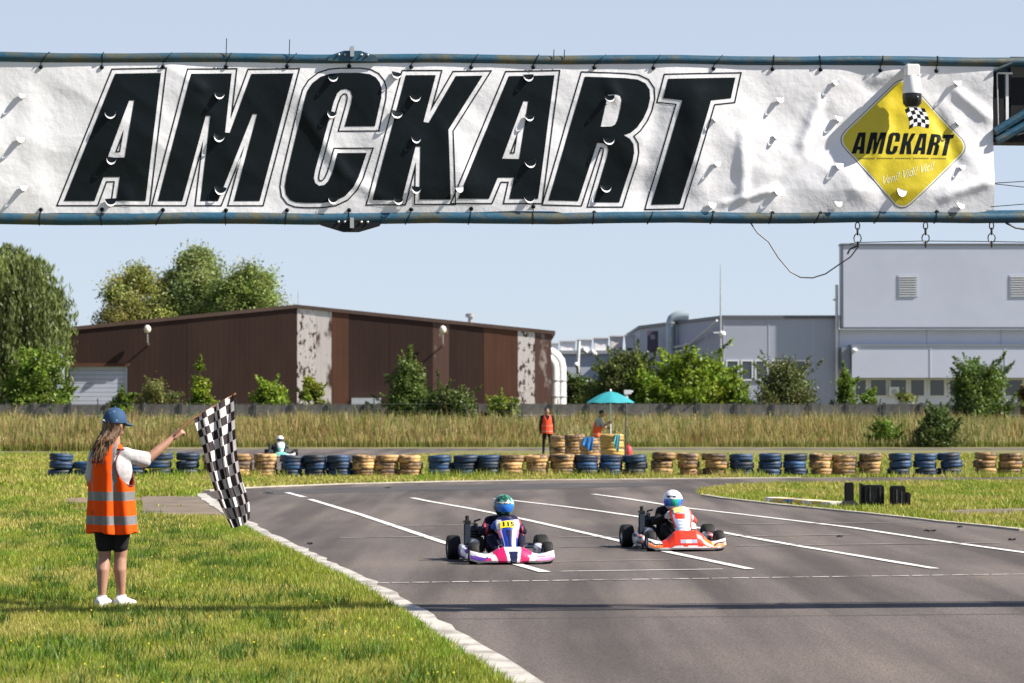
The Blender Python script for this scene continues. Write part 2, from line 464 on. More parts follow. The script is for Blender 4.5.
# ================================================================== GRASS
def blades(pts, h, w, cols, lean=0.85, hj=0.45):
    N = len(pts)
    hh = h * (1 + hj * (rng.random(N) * 2 - 1)); a = rng.random(N) * 2 * PI
    ww = w * (0.7 + 0.6 * rng.random(N))
    ln = rng.random(N) * lean * hh; la = rng.random(N) * 2 * PI
    V = np.zeros((N, 3, 3))
    dx = np.cos(a) * ww / 2; dy = np.sin(a) * ww / 2
    V[:, 0, 0] = pts[:, 0] - dx; V[:, 0, 1] = pts[:, 1] - dy
    V[:, 1, 0] = pts[:, 0] + dx; V[:, 1, 1] = pts[:, 1] + dy
    V[:, 2, 0] = pts[:, 0] + np.cos(la) * ln; V[:, 2, 1] = pts[:, 1] + np.sin(la) * ln; V[:, 2, 2] = hh
    V[:, 0, 2] = V[:, 1, 2] = -0.005
    return V
def pnoise(P, sc, seed=0.0):
    return np.array([noise.noise(Vector((x * sc, y * sc, seed))) for x, y in P])
def grid_noise(P, sc, seed):   # cheap interpolated value noise
    q = P * sc; i = np.floor(q).astype(int); f = q - i; f = f * f * (3 - 2 * f)
    def h(a, b):
        v = np.sin(a * 127.1 + b * 311.7 + seed * 74.7) * 43758.5453
        return v - np.floor(v)
    v00 = h(i[:, 0], i[:, 1]); v10 = h(i[:, 0] + 1, i[:, 1]); v01 = h(i[:, 0], i[:, 1] + 1); v11 = h(i[:, 0] + 1, i[:, 1] + 1)
    return (v00 * (1 - f[:, 0]) + v10 * f[:, 0]) * (1 - f[:, 1]) + (v01 * (1 - f[:, 0]) + v11 * f[:, 0]) * f[:, 1]
def fbm(P, sc, seed):
    return 0.55 * grid_noise(P, sc, seed) + 0.3 * grid_noise(P, sc * 2.3, seed + 5) + 0.15 * grid_noise(P, sc * 5.1, seed + 9)
GREEN = np.array([0.215, 0.265, 0.025]); LUSH = np.array([0.15, 0.25, 0.016]); DRY = np.array([0.43, 0.37, 0.115]); OLIVE = np.array([0.28, 0.285, 0.045])
def grass_cols(P, dry):
    Q_ = P * np.array([1.0, 0.45])
    t = np.clip((fbm(Q_, 1.0, 3.0) - 0.5) * 4.5 + dry, 0, 1)[:, None]
    u = np.clip((fbm(Q_, 1.9, 8.0) - 0.45) * 3.5, 0, 1)[:, None]
    g = GREEN * (1 - u) + LUSH * u
    c = g * (1 - t) + OLIVE * t
    r = rng.random((len(P), 1))
    k = (r < (0.10 + 0.32 * t)).astype(float)
    c = c * (1 - k) + DRY * k
    return c * (0.7 + 0.6 * rng.random((len(P), 1)))
edge_pts = np.array(left_w[::-1])           # by increasing... decreasing y
ey = np.array([p[1] for p in left_w]); ex = np.array([p[0] for p in left_w])
def left_x(y): return np.interp(y, ey, ex)
conc_poly = g2((66, 498), (142, 496.3), (200, 495.5), (238, 519), (140, 514.2), (66, 509))
GV = []; GC = []
def scatter_left(y0, y1, dens, h, w, dry):
    area = (y1 - y0) * (8 + 0.2 * y1)
    N = int(dens * area)
    y = y0 + (y1 - y0) * rng.random(N); xl = -0.205 * y - 2.0
    xe = left_x(y); x = xl + (xe - xl) * rng.random(N)
    keep = rng.random(N) < (xe - xl) / (8 + 0.2 * y1)
    P = np.stack([x, y], 1)[keep]
    P = P[~inpoly(P, conc_poly) | (fbm(P, 0.8, 91) > np.where(P[:, 0] < -0.137 * P[:, 1], 0.53, 0.80))]
    # thin out right at painted edge, ragged
    e = left_x(P[:, 1]) - P[:, 0]
    P = P[e > (0.02 + 0.22 * grid_noise(P, 2.2, 4.0))]
    tuft = 0.55 + 0.95 * fbm(P * np.array([1.0, 0.6]), 3.2, 12.0)
    V = blades(P, h * tuft, w, None); GV.append(V); GC.append(grass_cols(P, dry))
scatter_left(15.5, 24, 3900, 0.036, 0.0075, 0.16)
scatter_left(24, 36, 1900, 0.040, 0.011, 0.24)
scatter_left(36, 54, 560, 0.055, 0.024, 0.36)
# longer lush fringe beside the asphalt
yy = 15.5 + 30 * rng.random(26000) ** 1.3
pp = np.stack([left_x(yy) - 0.12 - 0.6 * rng.random(26000) ** 1.5, yy], 1)
pp = pp[~inpoly(pp, conc_poly)]
GV.append(blades(pp, 0.062, 0.011, None)); GC.append(grass_cols(pp, -0.6))
# darker weedy tufts
for q in range(230):
    y = 16 + 32 * rng.random() ** 1.2; x = -0.2 * y + (left_x(y) - 0.5 + 0.2 * y) * rng.random()
    n = int(40 + 60 * rng.random()); r_ = .05 + .12 * rng.random()
    pq = np.stack([x + rng.normal(size=n) * r_, y + rng.normal(size=n) * r_ * 1.3], 1)
    if inpoly(pq[:1], conc_poly)[0]: continue
    GV.append(blades(pq, 0.075 + .03 * rng.random(), 0.013, None, lean=.8)); GC.append(np.array([.07, .135, .014]) * (.7 + .6 * rng.random((n, 1))))
def scatter_poly(poly, dens, h, w, dry, excl=()):
    A = np.array(poly); lo = A.min(0); hi = A.max(0)
    N = int(dens * (hi[0] - lo[0]) * (hi[1] - lo[1]))
    P = lo + (hi - lo) * rng.random((N, 2)); P = P[inpoly(P, poly)]
    for e in excl: P = P[~inpoly(P, e)]
    GV.append(blades(P, h * (0.6 + 0.9 * fbm(P, 0.8, 2.0)), w, None)); GC.append(grass_cols(P, dry))
island = g2(*isl_low_px)[::-1]
island = g2(*isl_low_px[::-1]) + g2(*isl_top_px[::-1][0:6])
path_w = g2((915, 512.5), (975, 509.5), (1024, 508.5), (1250, 507), (1250, 513), (1024, 514), (960, 515.5))
isl_poly = g2(*isl_top_px[::-1][:6]) + g2((1330, 479.8), (1330, 575)) + g2(*isl_low_px[::-1])
scatter_poly(isl_poly, 330, 0.065, 0.028, 0.35, (path_w,))
front_isl = g2((700, 495), (775, 502), (860, 509), (930, 516), (1330, 530), (1330, 574), (1024, 529.5), (940, 521.5), (865, 513), (775, 504.2), (724, 498.4))
scatter_poly(front_isl, 500, 0.075, 0.024, -0.4)
strip = g2((60, 455), (1330, 454), (1330, 476.0), (800, 477.4), (540, 479.6), (340, 483.6), (225, 488.4), (200, 492), (60, 497))
farp = far_poly
scatter_poly(strip, 75, 0.06, 0.045, 0.45, (farp,))
strip2 = g2((-60, 455), (170, 453), (205, 458), (198, 496), (-60, 500))
scatter_poly(strip2, 90, 0.09, 0.04, 0.35, (farp,))
# weeds growing up round the tyres
N = 5200
wx = (rng.random(N) * 1010 + 40); wy = 477.0 + 1.0 * rng.random(N)
PW = np.array([tuple(gnd(a, b))[:2] for a, b in zip(wx, wy)])
PW = PW[fbm(PW, 0.9, 61) > 0.52]
GV.append(blades(PW, 0.17, 0.022, None, lean=.6)); GC.append(grass_cols(PW, 0.2))
front_strip = g2((225, 488), (225, 480), (540, 474.5), (1330, 472.5), (1330, 476.0), (800, 477.4), (540, 479.6), (340, 483.6))
scatter_poly(front_strip, 260, 0.05, 0.03, 0.35)
M['grass'] = mat('grass blades', (1, 1, 1), 0.55, attr=True, trans=0.35, spec=0.3)
go = link('grass', np_mesh('grass', np.concatenate(GV), 3, M['grass'], np.concatenate(GC)))
tag(go, 'short green and straw coloured mown grass beside the track', 'grass', kind='stuff')

# small yellow flowers in the lawn
N = 130
y = 16 + 30 * rng.random(N); x = -0.2 * y - 0.5 + (left_x(y) - 0.3 + 0.2 * y + 0.5) * rng.random(N)
P = np.stack([x, y, 0.05 + 0.05 * rng.random(N)], 1)
P = P[~inpoly(P[:, :2], conc_poly)]
V = np.zeros((len(P), 4, 3)); r = 0.008
for k in range(4):
    a = rng.random(len(P)) * 0.6 + k * PI / 2
    V[:, k] = P; V[:, k, 0] += r * np.cos(a); V[:, k, 2] += r * np.sin(a) * 0.8; V[:, k, 1] += 0.5 * r * np.sin(a)
fl = link('flowers', np_mesh('flowers', V, 4, mat('yellow petals', (0.75, 0.6, 0.03), 0.6, trans=0.3)))
tag(fl, 'tiny yellow flowers dotted through the lawn', 'flowers', kind='stuff')

# tall dry meadow grass in front of the wall
def tall():
    N = 150000
    y = 103 + 44.5 * rng.random(N) ** 1.15
    x = (rng.random(N) * 2 - 1) * (0.2 * y + 5)
    P = np.stack([x, y], 1)
    base = np.where(P[:, 0] < -0.128 * P[:, 1], 104.5, 115.5) + 2.2 * (fbm(P, 0.35, 21) - 0.5)
    P = P[P[:, 1] > base]
    f = fbm(P * np.array([1.0, 0.6]), 0.45, 31)
    h = 0.55 + 1.0 * f + 0.35 * np.clip((fbm(P, 1.1, 77) - 0.55) * 4, 0, 1)
    front = np.clip((P[:, 1] - np.where(P[:, 0] < -0.128 * P[:, 1], 104.5, 115.5)) / 5, 0.45, 1)
    h = h * front
    N = len(P)
    a = rng.random(N) * 2 * PI; w = 0.035 * (0.6 + 0.8 * rng.random(N))
    hh = h * (0.55 + 0.6 * rng.random(N)); la = rng.random(N) * 2 * PI; ln = hh * 0.32 * rng.random(N)
    V = np.zeros((N, 4, 3)); dx = np.cos(a) * w / 2; dy = np.sin(a) * w / 2
    # green lower half and straw top: two quads per blade
    mid = 0.5
    def pt(t, s):
        return np.stack([P[:, 0] + dx * s + np.cos(la) * ln * t * t, P[:, 1] + dy * s + np.sin(la) * ln * t * t, hh * t], 1)
    A = np.stack([pt(0, -1), pt(0, 1), pt(mid, 0.9), pt(mid, -0.9)], 1)
    B = np.stack([pt(mid, -0.9), pt(mid, 0.9), pt(1, 0.45), pt(1, -0.45)], 1)
    p = np.clip((fbm(P * np.array([1.0, .5]), 0.30, 41) - 0.40) * 4, 0, 1)[:, None]; gsel = (rng.random((N, 1)) < 0.30 + 0.25 * p).astype(float)
    straw = np.array([0.32, 0.24, 0.095]); green = np.array([0.14, 0.165, 0.03]); rust = np.array([0.21, 0.11, 0.045]); pale = np.array([0.38, 0.31, 0.155])
    q = np.clip((fbm(P, 0.6, 55) - 0.56) * 6, 0, 1)[:, None]
    v = 0.75 + 0.5 * rng.random((N, 1))
    top = (straw * (1 - p) + pale * p) * (1 - q * 0.8) + rust * q * 0.8
    top = top * (1 - gsel) + (green * 1.15) * gsel
    low = green * (0.6 + 0.4 * p) + straw * (0.4 - 0.4 * p) * 0.7
    return np.concatenate([A, B]), np.concatenate([low * v, top * v])
tv, tcl = tall()
tg = link('tall_grass', np_mesh('tall_grass', tv, 4, M['grass'], tcl))
tag(tg, 'tall dry meadow grass with straw tips growing along the concrete wall', 'tall grass', kind='stuff')
# ================================================================== CONCRETE WALL + WIRE FENCE
YW = 150.0
ztop = at(512, 404.2, YW).z
wl = thing('concrete_wall', 'long low wall of weathered grey concrete panels behind the tall dry grass', 'wall', (0, YW, 0))
x0 = at(292, 400, YW).x; step = at(329, 400, YW).x - x0
pm = MB()
ph = ztop / 3
for k in range(3): pm.bb(-step / 2 + 0.07, step / 2 - 0.07, -0.04, 0.04, k * ph + (0.012 if k else -0.1), (k + 1) * ph - 0.012)
panel_me = pm.mesh('panel', M['concrete'], False)
pm = MB(); pm.bb(-0.09, 0.09, -0.1, 0.1, -0.1, ztop + 0.05); pm.bb(-0.07, 0.07, -0.08, 0.08, ztop + 0.05, ztop + 0.09)
post_me = pm.mesh('post', M['concrete_dark'], False)
for k in range(-24, 37):
    xc = x0 + k * step
    if abs(xc) > 35: continue
    link('post', post_me, wl, (xc, 0, 0)); link('panel', panel_me, wl, (xc + step / 2, 0, 0.0 + random.uniform(-.03, .03)))
wf = thing('wire_fence', 'thin wire fence on slim dark green posts just in front of the concrete wall', 'fence', (0, 146.5, 0))
fm = MB(); fm.tube([(0, 0, -0.1), (0, 0, 1.95)], 0.035, 6); fm.tube([(0, 0, 1.95), (0, -0.22, 2.18)], 0.03, 6)
fpost = fm.mesh('fence_post', mat('fence post green', (0.035, 0.06, 0.045), 0.6, var=.4))
fx0 = at(52, 400, 146.5).x; fst = at(98, 400, 146.5).x - fx0
for k in range(-6, 25):
    xc = fx0 + k * fst
    if abs(xc) < 35: link('fence_post', fpost, wf, (xc, 0, 0))
fm = MB()
for z in (0.5, 1.0, 1.5, 1.9): fm.tube([(-34, 0, z), (34, 0, z)], 0.008, 4)
fm.build('wire', mat('fence wire', (0.12, 0.13, 0.12), 0.5, 0.5), wf)

# ================================================================== BROWN SHED
def corrug(name, x0, x1, z0f, ztopf, y, m, pitch=0.33, dep=0.0012):
    """trapezoid-ribbed metal sheet facing -Y, top edge following ztopf"""
    mb = MB(); xs = []
    n = max(2, int(round((x1 - x0) / pitch)))
    p = (x1 - x0) / n
    for i in range(n):
        a = x0 + i * p
        xs += [(a, 0), (a + p * .55, 0), (a + p * .65, dep), (a + p * .9, dep)]
    xs.append((x1, 0))
    vs = []
    for x, d in xs: vs += [(x, y + d, z0f), (x, y + d, ztopf(x))]
    fs = [(2 * i, 2 * i + 2, 2 * i + 3, 2 * i + 1) for i in range(len(xs) - 1)]
    mb.add(vs, fs)
    return mb
YS = 165.0
P = lambda px, py: at(px, py, YS)
xl, xr, xa = P(66, 0).x, P(551, 0).x, P(297, 0).x
za, zl, zr = P(297, 304.5).z, P(66, 327.5).z, P(551, 330.5).z
ztf = lambda x: (za + (zl - za) * (xa - x) / (xa - xl) if x < xa else za + (zr - za) * (x - xa) / (xr - xa)) - 0.12
brown1 = mat('brown sheet metal', (0.034, 0.0175, 0.0140), 0.75, spec=0.25, scale=0.5, col2=(0.047, 0.024, 0.0185), lo=.35, hi=.65, stretch=(1, 1, .3))
brown2 = mat('lighter brown sheet metal', (0.115, 0.050, 0.030), 0.75, spec=0.25, scale=.8, col2=(0.085, 0.038, 0.025), lo=.35, hi=.65, stretch=(1, 1, .3))
peel = mat('peeled white sheet metal', (0.66, 0.60, 0.58), 0.7, scale=1.7, col2=(0.065, 0.034, 0.025), lo=0.535, hi=0.57, stretch=(2.4, 2.4, 1.2), detail=8)
peel2 = mat('half peeled sheet metal', (0.60, 0.55, 0.53), 0.7, scale=0.42, col2=(0.075, 0.036, 0.025), lo=0.47, hi=0.53, stretch=(1.3, 1.3, .5), detail=6)
peel3 = mat('worn brown sheet metal', (0.10, 0.048, 0.036), 0.75, scale=0.8, col2=(0.40, 0.33, 0.30), lo=0.57, hi=0.66, stretch=(1.6, 1.6, .6), detail=7)
shed = thing('brown_shed', 'large brown metal shed with low gable and peeling white strips behind the concrete wall', 'shed', (0, 0, 0))
segs = [(66, 129, brown1), (129, 188, brown1), (188, 240, brown1), (240, 298, brown1), (298, 316.5, peel), (316.5, 332.5, peel2), (332.5, 349, brown2), (349, 390, brown1),
        (390, 433, brown1), (433, 450, peel3), (450, 467, brown1), (467, 484, brown1), (484, 501, brown2), (501, 518, brown2), (518, 534.5, peel), (534.5, 551, peel3)]
for i, (a, b, m) in enumerate(segs):
    z0 = P(0, 366).z if i == 0 else -0.1
    corrug('wall_panel', P(a, 0).x - 0.01, P(b, 0).x + 0.01, z0, ztf, YS + .006 * (i % 2), m).build('wall_panel', m, shed, smooth=False)
mb = MB(); x1 = P(129, 0).x; zd = P(0, 366).z
mb.bb(xl, x1 + .1, YS - .08, YS + .3, zd - 0.02, zd + .18); mb.build('lintel', brown2, shed, smooth=False)
mb = MB()
for k in range(16): mb.bb(xl + .3, x1 - .15, YS + .14, YS + .18 + 0.02 * (k % 2), k * zd / 16, (k + 1) * zd / 16 - 0.02)
mb.bb(x1 - .15, x1 - .03, YS + .04, YS + .25, 0, zd)
mb.build('roller_door', mat('pale roller door', (0.50, 0.53, 0.66), 0.5, var=0.1, scale=1), shed, smooth=False)
mb = MB(); depth = 38
th = 0.22
for sx, ex_, ez, sg in ((xa, xl - .25, zl, -1), (xa, xr + .25, zr, 1)):
    e = ez - (za - ez) / abs(xa - (xl if sg < 0 else xr)) * .25
    vs = [(sx, YS - .07, za), (ex_, YS - .07, e), (ex_, YS + depth, e), (sx, YS + depth, za)]
    vs += [(x, y, z - th) for x, y, z in vs]
    mb.add(vs, [(0, 1, 2, 3), (7, 6, 5, 4), (0, 4, 5, 1), (1, 5, 6, 2), (2, 6, 7, 3)])
mb.build('roof', mat('brown roof edge', (0.11, 0.065, 0.05), 0.6, var=.3, scale=1), shed, smooth=False)
mb = MB(); mb.bb(xl, xl + .1, YS + .1, YS + depth - .5, -0.1, zl - .25); mb.bb(xr - .1, xr, YS + .1, YS + depth - .5, -0.1, zr - .25); mb.bb(xl, xr, YS + depth - .6, YS + depth - .5, -.1, zl - .4)
mb.build('side_wall', brown1, shed, smooth=False)
lampm = mat('lamp globe', (0.62, 0.57, 0.48), 0.3); metal = mat('grey galvanised metal', (0.48, 0.49, 0.5), 0.4, 0.6, var=.15, scale=3)
for px, py in ((148.5, 329.5), (443, 330)):
    c = P(px, py); mb = MB()
    mb.tube([(c.x, YS - .02, c.z - .95), (c.x, YS - .4, c.z - .8), (c.x, YS - .52, c.z - .25)], .05, 8)
    wlm = mb.build('wall_lamp', metal, shed)
    mb = MB(); mb.ell((c.x, YS - .53, c.z), (.22, .22, .26), 14, 10); mb.build('lamp_globe', lampm, wlm)
c = P(469, 321); mb = MB(); mb.lathe([(.14, -1.0), (.14, .1), (.3, .1), (.3, .32), (.22, .34), (.0, .36)], (c.x, YS + 5, c.z + .3), n=14); mb.build('roof_vent', metal, shed)
c = P(298, 300); mb = MB(); mb.tube([(c.x, YS + .1, c.z - .4), (c.x, YS + .1, c.z + .55)], .02, 5); mb.build('roof_rod', metal, shed)
c0, c1 = P(352, 401), P(381, 401); mb = MB(); mb.bb(c0.x, c1.x, YS - .5, YS - .05, 0.1, P(0, 398).z); mb.build('low_plinth', mat('pale plinth', (.42, .45, .5), .7, var=.2), shed, smooth=False)
ductm = mat('white insulated duct', (0.66, 0.66, 0.66), 0.45, var=.2, scale=3)
for i, (px, pyt, rr) in enumerate(((553, 357, .30), (557.5, 352, .36))):
    t = thing('exhaust_duct', ('shorter', 'taller')[i] + ' of the two white bent ducts rising at the right end of the brown shed', 'duct', (0, 0, 0), 0, 'white ducts beside the shed')
    a = at(px, pyt, 168 + i * 1.2); xw = xr - .05; Yd = 168 + i * 1.2
    bx = a.x + (.1 if i == 0 else .2); R = .7 + .25 * i
    pts = [(bx + .0, Yd, -0.05), (bx, Yd, a.z - R)] + [(bx - R + R * math.cos(q), Yd, a.z - R + R * math.sin(q)) for q in (0.4, .8, 1.2, 1.57)] + [(xw - .3, Yd, a.z)]
    mb = MB(); mb.tube(pts, rr, 14); mb.build('duct_pipe', ductm, t)
    for z in (1.2, 2.4, 3.4):
        mb = MB(); mb.lathe([(rr + .002, z - .04), (rr + .05, z - .04), (rr + .05, z + .04), (rr + .002, z + .04)], (bx, Yd, 0), n=14, closed=True); mb.build('duct_flange', metal, t)

# ================================================================== PLANT WITH COOLING UNITS
YP = 225.0
Q = lambda px, py, Y=YP: at(px, py, Y)
hall = thing('plant_hall', 'pale blue industrial hall under the row of rooftop cooling units', 'building', (0, 0, 0))
whitewall = mat('pale cladding', (0.74, 0.73, 0.75), 0.6, var=.1, scale=.6)
a, b = Q(540, 354), Q(668, 350)
mb = MB(); mb.bb(a.x, b.x, YP, YP + 25, -.1, a.z); mb.build('wall', mat('pale blue cladding', (0.44, 0.48, 0.56), .6, var=.12, scale=.5), hall, smooth=False)
mb = MB(); mb.bb(a.x - .1, b.x + .1, YP - .25, YP + 25.2, a.z, a.z + .3); mb.build('roof', metal, hall, smooth=False)
rust = mat('rusty frame', (0.20, 0.14, 0.11), .8, var=.4, scale=3)
for i, (pa, pb, pt, lab) in enumerate(((545.5, 559, 343.5, 'half hidden by the brown shed'), (559.5, 576, 341.5, 'second from the shed'), (577, 592.5, 340, 'behind the bent steel pipe'), (593.5, 609, 338.5, 'fourth from the shed'), (610, 624, 336.5, 'fifth from the shed, pinkish with stains'), (625, 640, 335.5, 'nearest the grey warehouse'))):
    A, B = Q(pa, 355), Q(pb, pt); zt = Q(pa, pt).z
    t = thing('cooling_unit', 'white rooftop cooling unit, ' + lab, 'cooling unit', (0, 0, 0), 0, 'cooling units in a row on the hall roof')
    x0, x1 = A.x + .06, B.x - .04; z0 = a.z + .3; zm = zt - 1.05
    mb = MB(); mb.add([(x0 + .06, YP + .1, zm), (x1 - .08, YP + .2, zm), (x1, YP + .2, zt), (x0, YP + .1, zt), (x0 + .1, YP + 2, zm), (x1 - .1, YP + 2, zm), (x1, YP + 2.2, zt), (x0, YP + 2.2, zt)],
        [(0, 1, 2, 3), (1, 5, 6, 2), (5, 4, 7, 6), (4, 0, 3, 7), (3, 2, 6, 7), (4, 5, 1, 0)]); mb.build('housing', mat('unit housing', (.74, .66, .64), .6, var=.18, scale=1.5) if i == 4 else whitewall, t, smooth=False)
    mb = MB(); mb.bb(x0 - .04, x1 + .04, YP + .02, YP + 2.3, zt, zt + .1); mb.build('rim', whitewall, t, smooth=False)
    mb = MB()
    for xx in (x0 + .15, x1 - .15):
        mb.bb(xx - .09, xx + .09, YP + .21, YP + 2.0, z0 - .01, zm + .15)
    mb.bb(x0 + .1, x1 - .1, YP + .32, YP + .4, zm - .28, zm - .005); mb.build('support_frame', rust, t, smooth=False)
t = thing('steel_pipe', 'thin white bent steel pipe standing in front of the rooftop cooling units', 'pipe', (0, 0, 0))
Y = 205; k = [at(579, 341, Y), at(578, 360, Y), at(577.5, 379, Y), at(581, 381.5, Y), at(605, 384.5, Y)]
mb = MB(); mb.tube([(p.x, p.y, p.z) for p in k], .13, 8); mb.build('riser', ductm, t)
mb = MB(); k = at(578, 365, Y); mb.ell((k.x - .15, Y - .15, k.z), .2, 10, 8); mb.tube([(k.x, Y, k.z), (k.x, Y, 0)], .1, 8); mb.build('valve', ductm, t)
for i, (pxa, pxb, py) in enumerate(((580, 587, 350.5), (589, 595, 352.5))):
    A, B = at(pxa, py, 220), at(pxb, py, 220); mb = MB(); mb.tube([(A.x, 220, A.z), ((A.x + B.x) / 2, 219.8, A.z + .1), (B.x, 220, B.z - .2)], .22, 10)
    mb.build('elbow', ductm, t)

# ================================================================== GREY WAREHOUSE (left wing) and WHITE FACTORY
YF = 190.0
R = lambda px, py: at(px, py, YF)
wall_grey = mat('lavender grey cladding', (0.34, 0.37, 0.46), 0.6, var=.07, scale=.4)
wall_pale = mat('pale factory cladding', (0.64, 0.66, 0.76), 0.6, var=.06, scale=.4)
wall_mid = mat('grey factory cladding', (0.45, 0.49, 0.60), 0.6, var=.06, scale=.4)
trim = mat('dark trim', (0.10, 0.10, 0.12), .5); seam = mat('pale seam', (.46, .49, .60), .6)
glass = mat('window glass', (0.045, 0.055, 0.07), 0.08, spec=0.8)
frame_w = mat('white window frame', (0.68, 0.69, 0.71), .5)
wh = thing('warehouse', 'grey cladded warehouse with a chamfered corner between the cooling units and the white factory', 'building', (0, 0, 0))
c1, c2 = R(723, 318.5), R(839, 318.5)
bl = at(640, 327.5, 214)
zt = c1.z
zc = zt
mb = MB()
bz = bl.z
fp = [(c2.x, YF), (c1.x, YF), (bl.x, 214), (bl.x, 240), (c2.x, 240)]
vs = [(x, y, -.1) for x, y in fp] + [(x, y, zt) for x, y in fp]
mb.add(vs, [(i, (i + 1) % 5, 5 + (i + 1) % 5, 5 + i) for i in range(5)]); mb.build('wall', wall_grey, wh, smooth=False)
mb = MB(); fp2 = [(c2.x, YF - .12), (c1.x - .06, YF - .12), (bl.x - .12, 213.9), (bl.x - .12, 240.1), (c2.x, 240.1)]
vs = [(x, y, zt) for x, y in fp2] + [(x, y, zt + .22) for x, y in fp2]
mb.add(vs, [(i, (i + 1) % 5, 5 + (i + 1) % 5, 5 + i) for i in range(5)] + [(9, 8, 7, 6, 5), (0, 1, 2, 3, 4)]); mb.build('roof', trim, wh, smooth=False)
def window(parent, x0, x1, z0, z1, Y, n=1, fw=.09):
    mb = MB(); w = (x1 - x0)
    mb.bb(x0, x0 + fw, Y - .06, Y + .02, z0, z1); mb.bb(x1 - fw, x1, Y - .06, Y + .02, z0, z1)
    mb.bb(x0 + fw, x1 - fw, Y - .06, Y + .02, z1 - fw, z1); mb.bb(x0 + fw, x1 - fw, Y - .08, Y + .02, z0, z0 + fw)
    for k in range(1, n): xx = x0 + w * k / n; mb.bb(xx - fw / 2, xx + fw / 2, Y - .055, Y + .02, z0 + fw, z1 - fw)
    f = mb.build('window', frame_w, parent, smooth=False)
    mb = MB(); mb.bb(x0 + fw, x1 - fw, Y - .025, Y - .008, z0 + fw, z1 - fw); mb.build('pane', glass, f, smooth=False)
for a, b in ((726, 739), (741, 753), (755, 768), (770, 790), (794, 806)):
    A, B = R(a, 372), R(b, 360); window(wh, A.x, B.x, A.z - .6, B.z, YF)
mb = MB(); A, B = R(729, 360), R(790, 372)
for px in (723, 768, 812):
    x = R(px, 0).x; mb.bb(x - .02, x + .02, YF - .02, YF + .01, 0, zt - .02)
mb.build('seam', seam, wh, smooth=False)
mb = MB(); Y = 207; A = at(647, 331, Y); B = at(658, 353, Y); mb.bb(A.x, B.x, Y - .4, Y - .2, B.z, A.z); pn = mb.build('dark_panel', mat('dark violet panel', (.09, .07, .10), .6), wh, smooth=False)
mb = MB(); mb.bb(A.x + .25, B.x - .25, Y - .43, Y - .4, (A.z + B.z) / 2 + .2, A.z - .3); mb.build('panel_window', mat('grey panel window', (.3, .31, .36), .4), pn, smooth=False)
t = thing('roof_duct', 'big grey ventilation duct curving over at its top against the grey warehouse', 'duct', (0, 0, 0))
Y = 203.0; A = at(670.5, 365, Y); B = at(670.5, 322, Y); mb = MB()
rr = .36
pts = [(A.x, Y - .6, A.z - 3.5), (A.x, Y - .6, B.z)] + [(A.x + 1.0 - 1.0 * math.cos(q), Y - .6, B.z + .45 * math.sin(q)) for q in (.35, .75, 1.15, 1.57, 1.9)]
mb.tube(pts, [rr, rr, rr * 1.05, rr * 1.1, rr * 1.15, rr * 1.2, rr * 1.2], 16); mb.build('duct_pipe', mat('grey blue duct', (.36, .43, .46), .45, .3, var=.15, scale=2), t)
for z in (B.z - .1, B.z - 1.4, B.z - 2.8):
    mb = MB(); mb.lathe([(rr + .002, -.04), (rr + .05, -.04), (rr + .05, .04), (rr + .002, .04)], (A.x, Y - .6, z), n=16, closed=True); mb.build('duct_flange', metal, t)
mb = MB(); x = at(681, 0, Y).x; mb.bb(x - .07, x + .07, Y - .7, Y - .5, A.z - 3, B.z - .2); mb.build('duct_bracket', metal, t)
t = thing('cable_tray', 'pale sloping pipe run climbing from the cooling units to the grey warehouse roof', 'pipe', (0, 0, 0))
pts = [at(632, 356, 212), at(660, 350.5, 206), at(690, 344, 198), at(706, 331, 192.5), at(717, 320.5, 189.6)]
mb = MB(); mb.tube(pts, .08, 6); mb.tube([p + Vector((0, 0, -.35)) for p in pts[:3]], .07, 6); mb.build('pipe_run', ductm, t)
mb = MB()
for p in pts[:4]: mb.tube([p, (p.x, p.y, 0)], .05, 6)
mb.build('pipe_support', metal, t)
t = thing('antenna_mast', 'tall thin mast with a white floodlight standing against the corner of the grey warehouse', 'mast', (0, 0, 0))
A = at(720.5, 264, 188); mb = MB(); mb.tube([(A.x, 188, -.05), (A.x, 188, A.z * .7), (A.x, 188, A.z)], [.09, .06, .025], 8); mb.build('mast_pole', metal, t)
B = at(722, 334, 188); mb = MB(); mb.ell((B.x, 187.8, B.z), (.25, .2, .2), 10, 8); mb.bb(B.x - .6, B.x - .2, 187.9, 188.05, B.z + .05, B.z + .15); mb.build('floodlight', frame_w, t)

fac = thing('white_factory', 'pale factory with an overhanging upper block, two louvred vents and a canopy over its windows', 'building', (0, 0, 0))
xl_, xr_ = R(839, 0).x, R(1120, 0).x
zU0, zU1 = R(0, 327.5).z, R(0, 246).z
mb = MB(); mb.bb(xl_, xr_, YF - .9, YF + .35, zU0, zU1); mb.build('upper_block', wall_mid, fac, smooth=False)
mb = MB(); mb.bb(xl_ - .05, xr_, YF - .97, YF + .4, zU1, zU1 + .12); mb.bb(xl_ - .03, xl_ + .13, YF - .96, YF - .9, zU0, zU1 - .005); mb.bb(xl_ - .02, xr_, YF - .95, YF - .2, zU0 - .11, zU0); mb.build('edge_trim', trim, fac, smooth=False)
xw0 = R(838, 0).x
mb = MB(); mb.bb(xw0 + .02, xr_, YF, YF + 29, -.1, zU0 - .13); mb.build('wall', wall_pale, fac, smooth=False)
zc0, zc1 = R(0, 378).z, R(0, 346.5).z
mb = MB(); xc0 = R(848, 0).x; mb.bb(xc0, xr_, YF - 1.6, YF - .005, zc0, zc1); mb.build('canopy', wall_mid, fac, smooth=False)
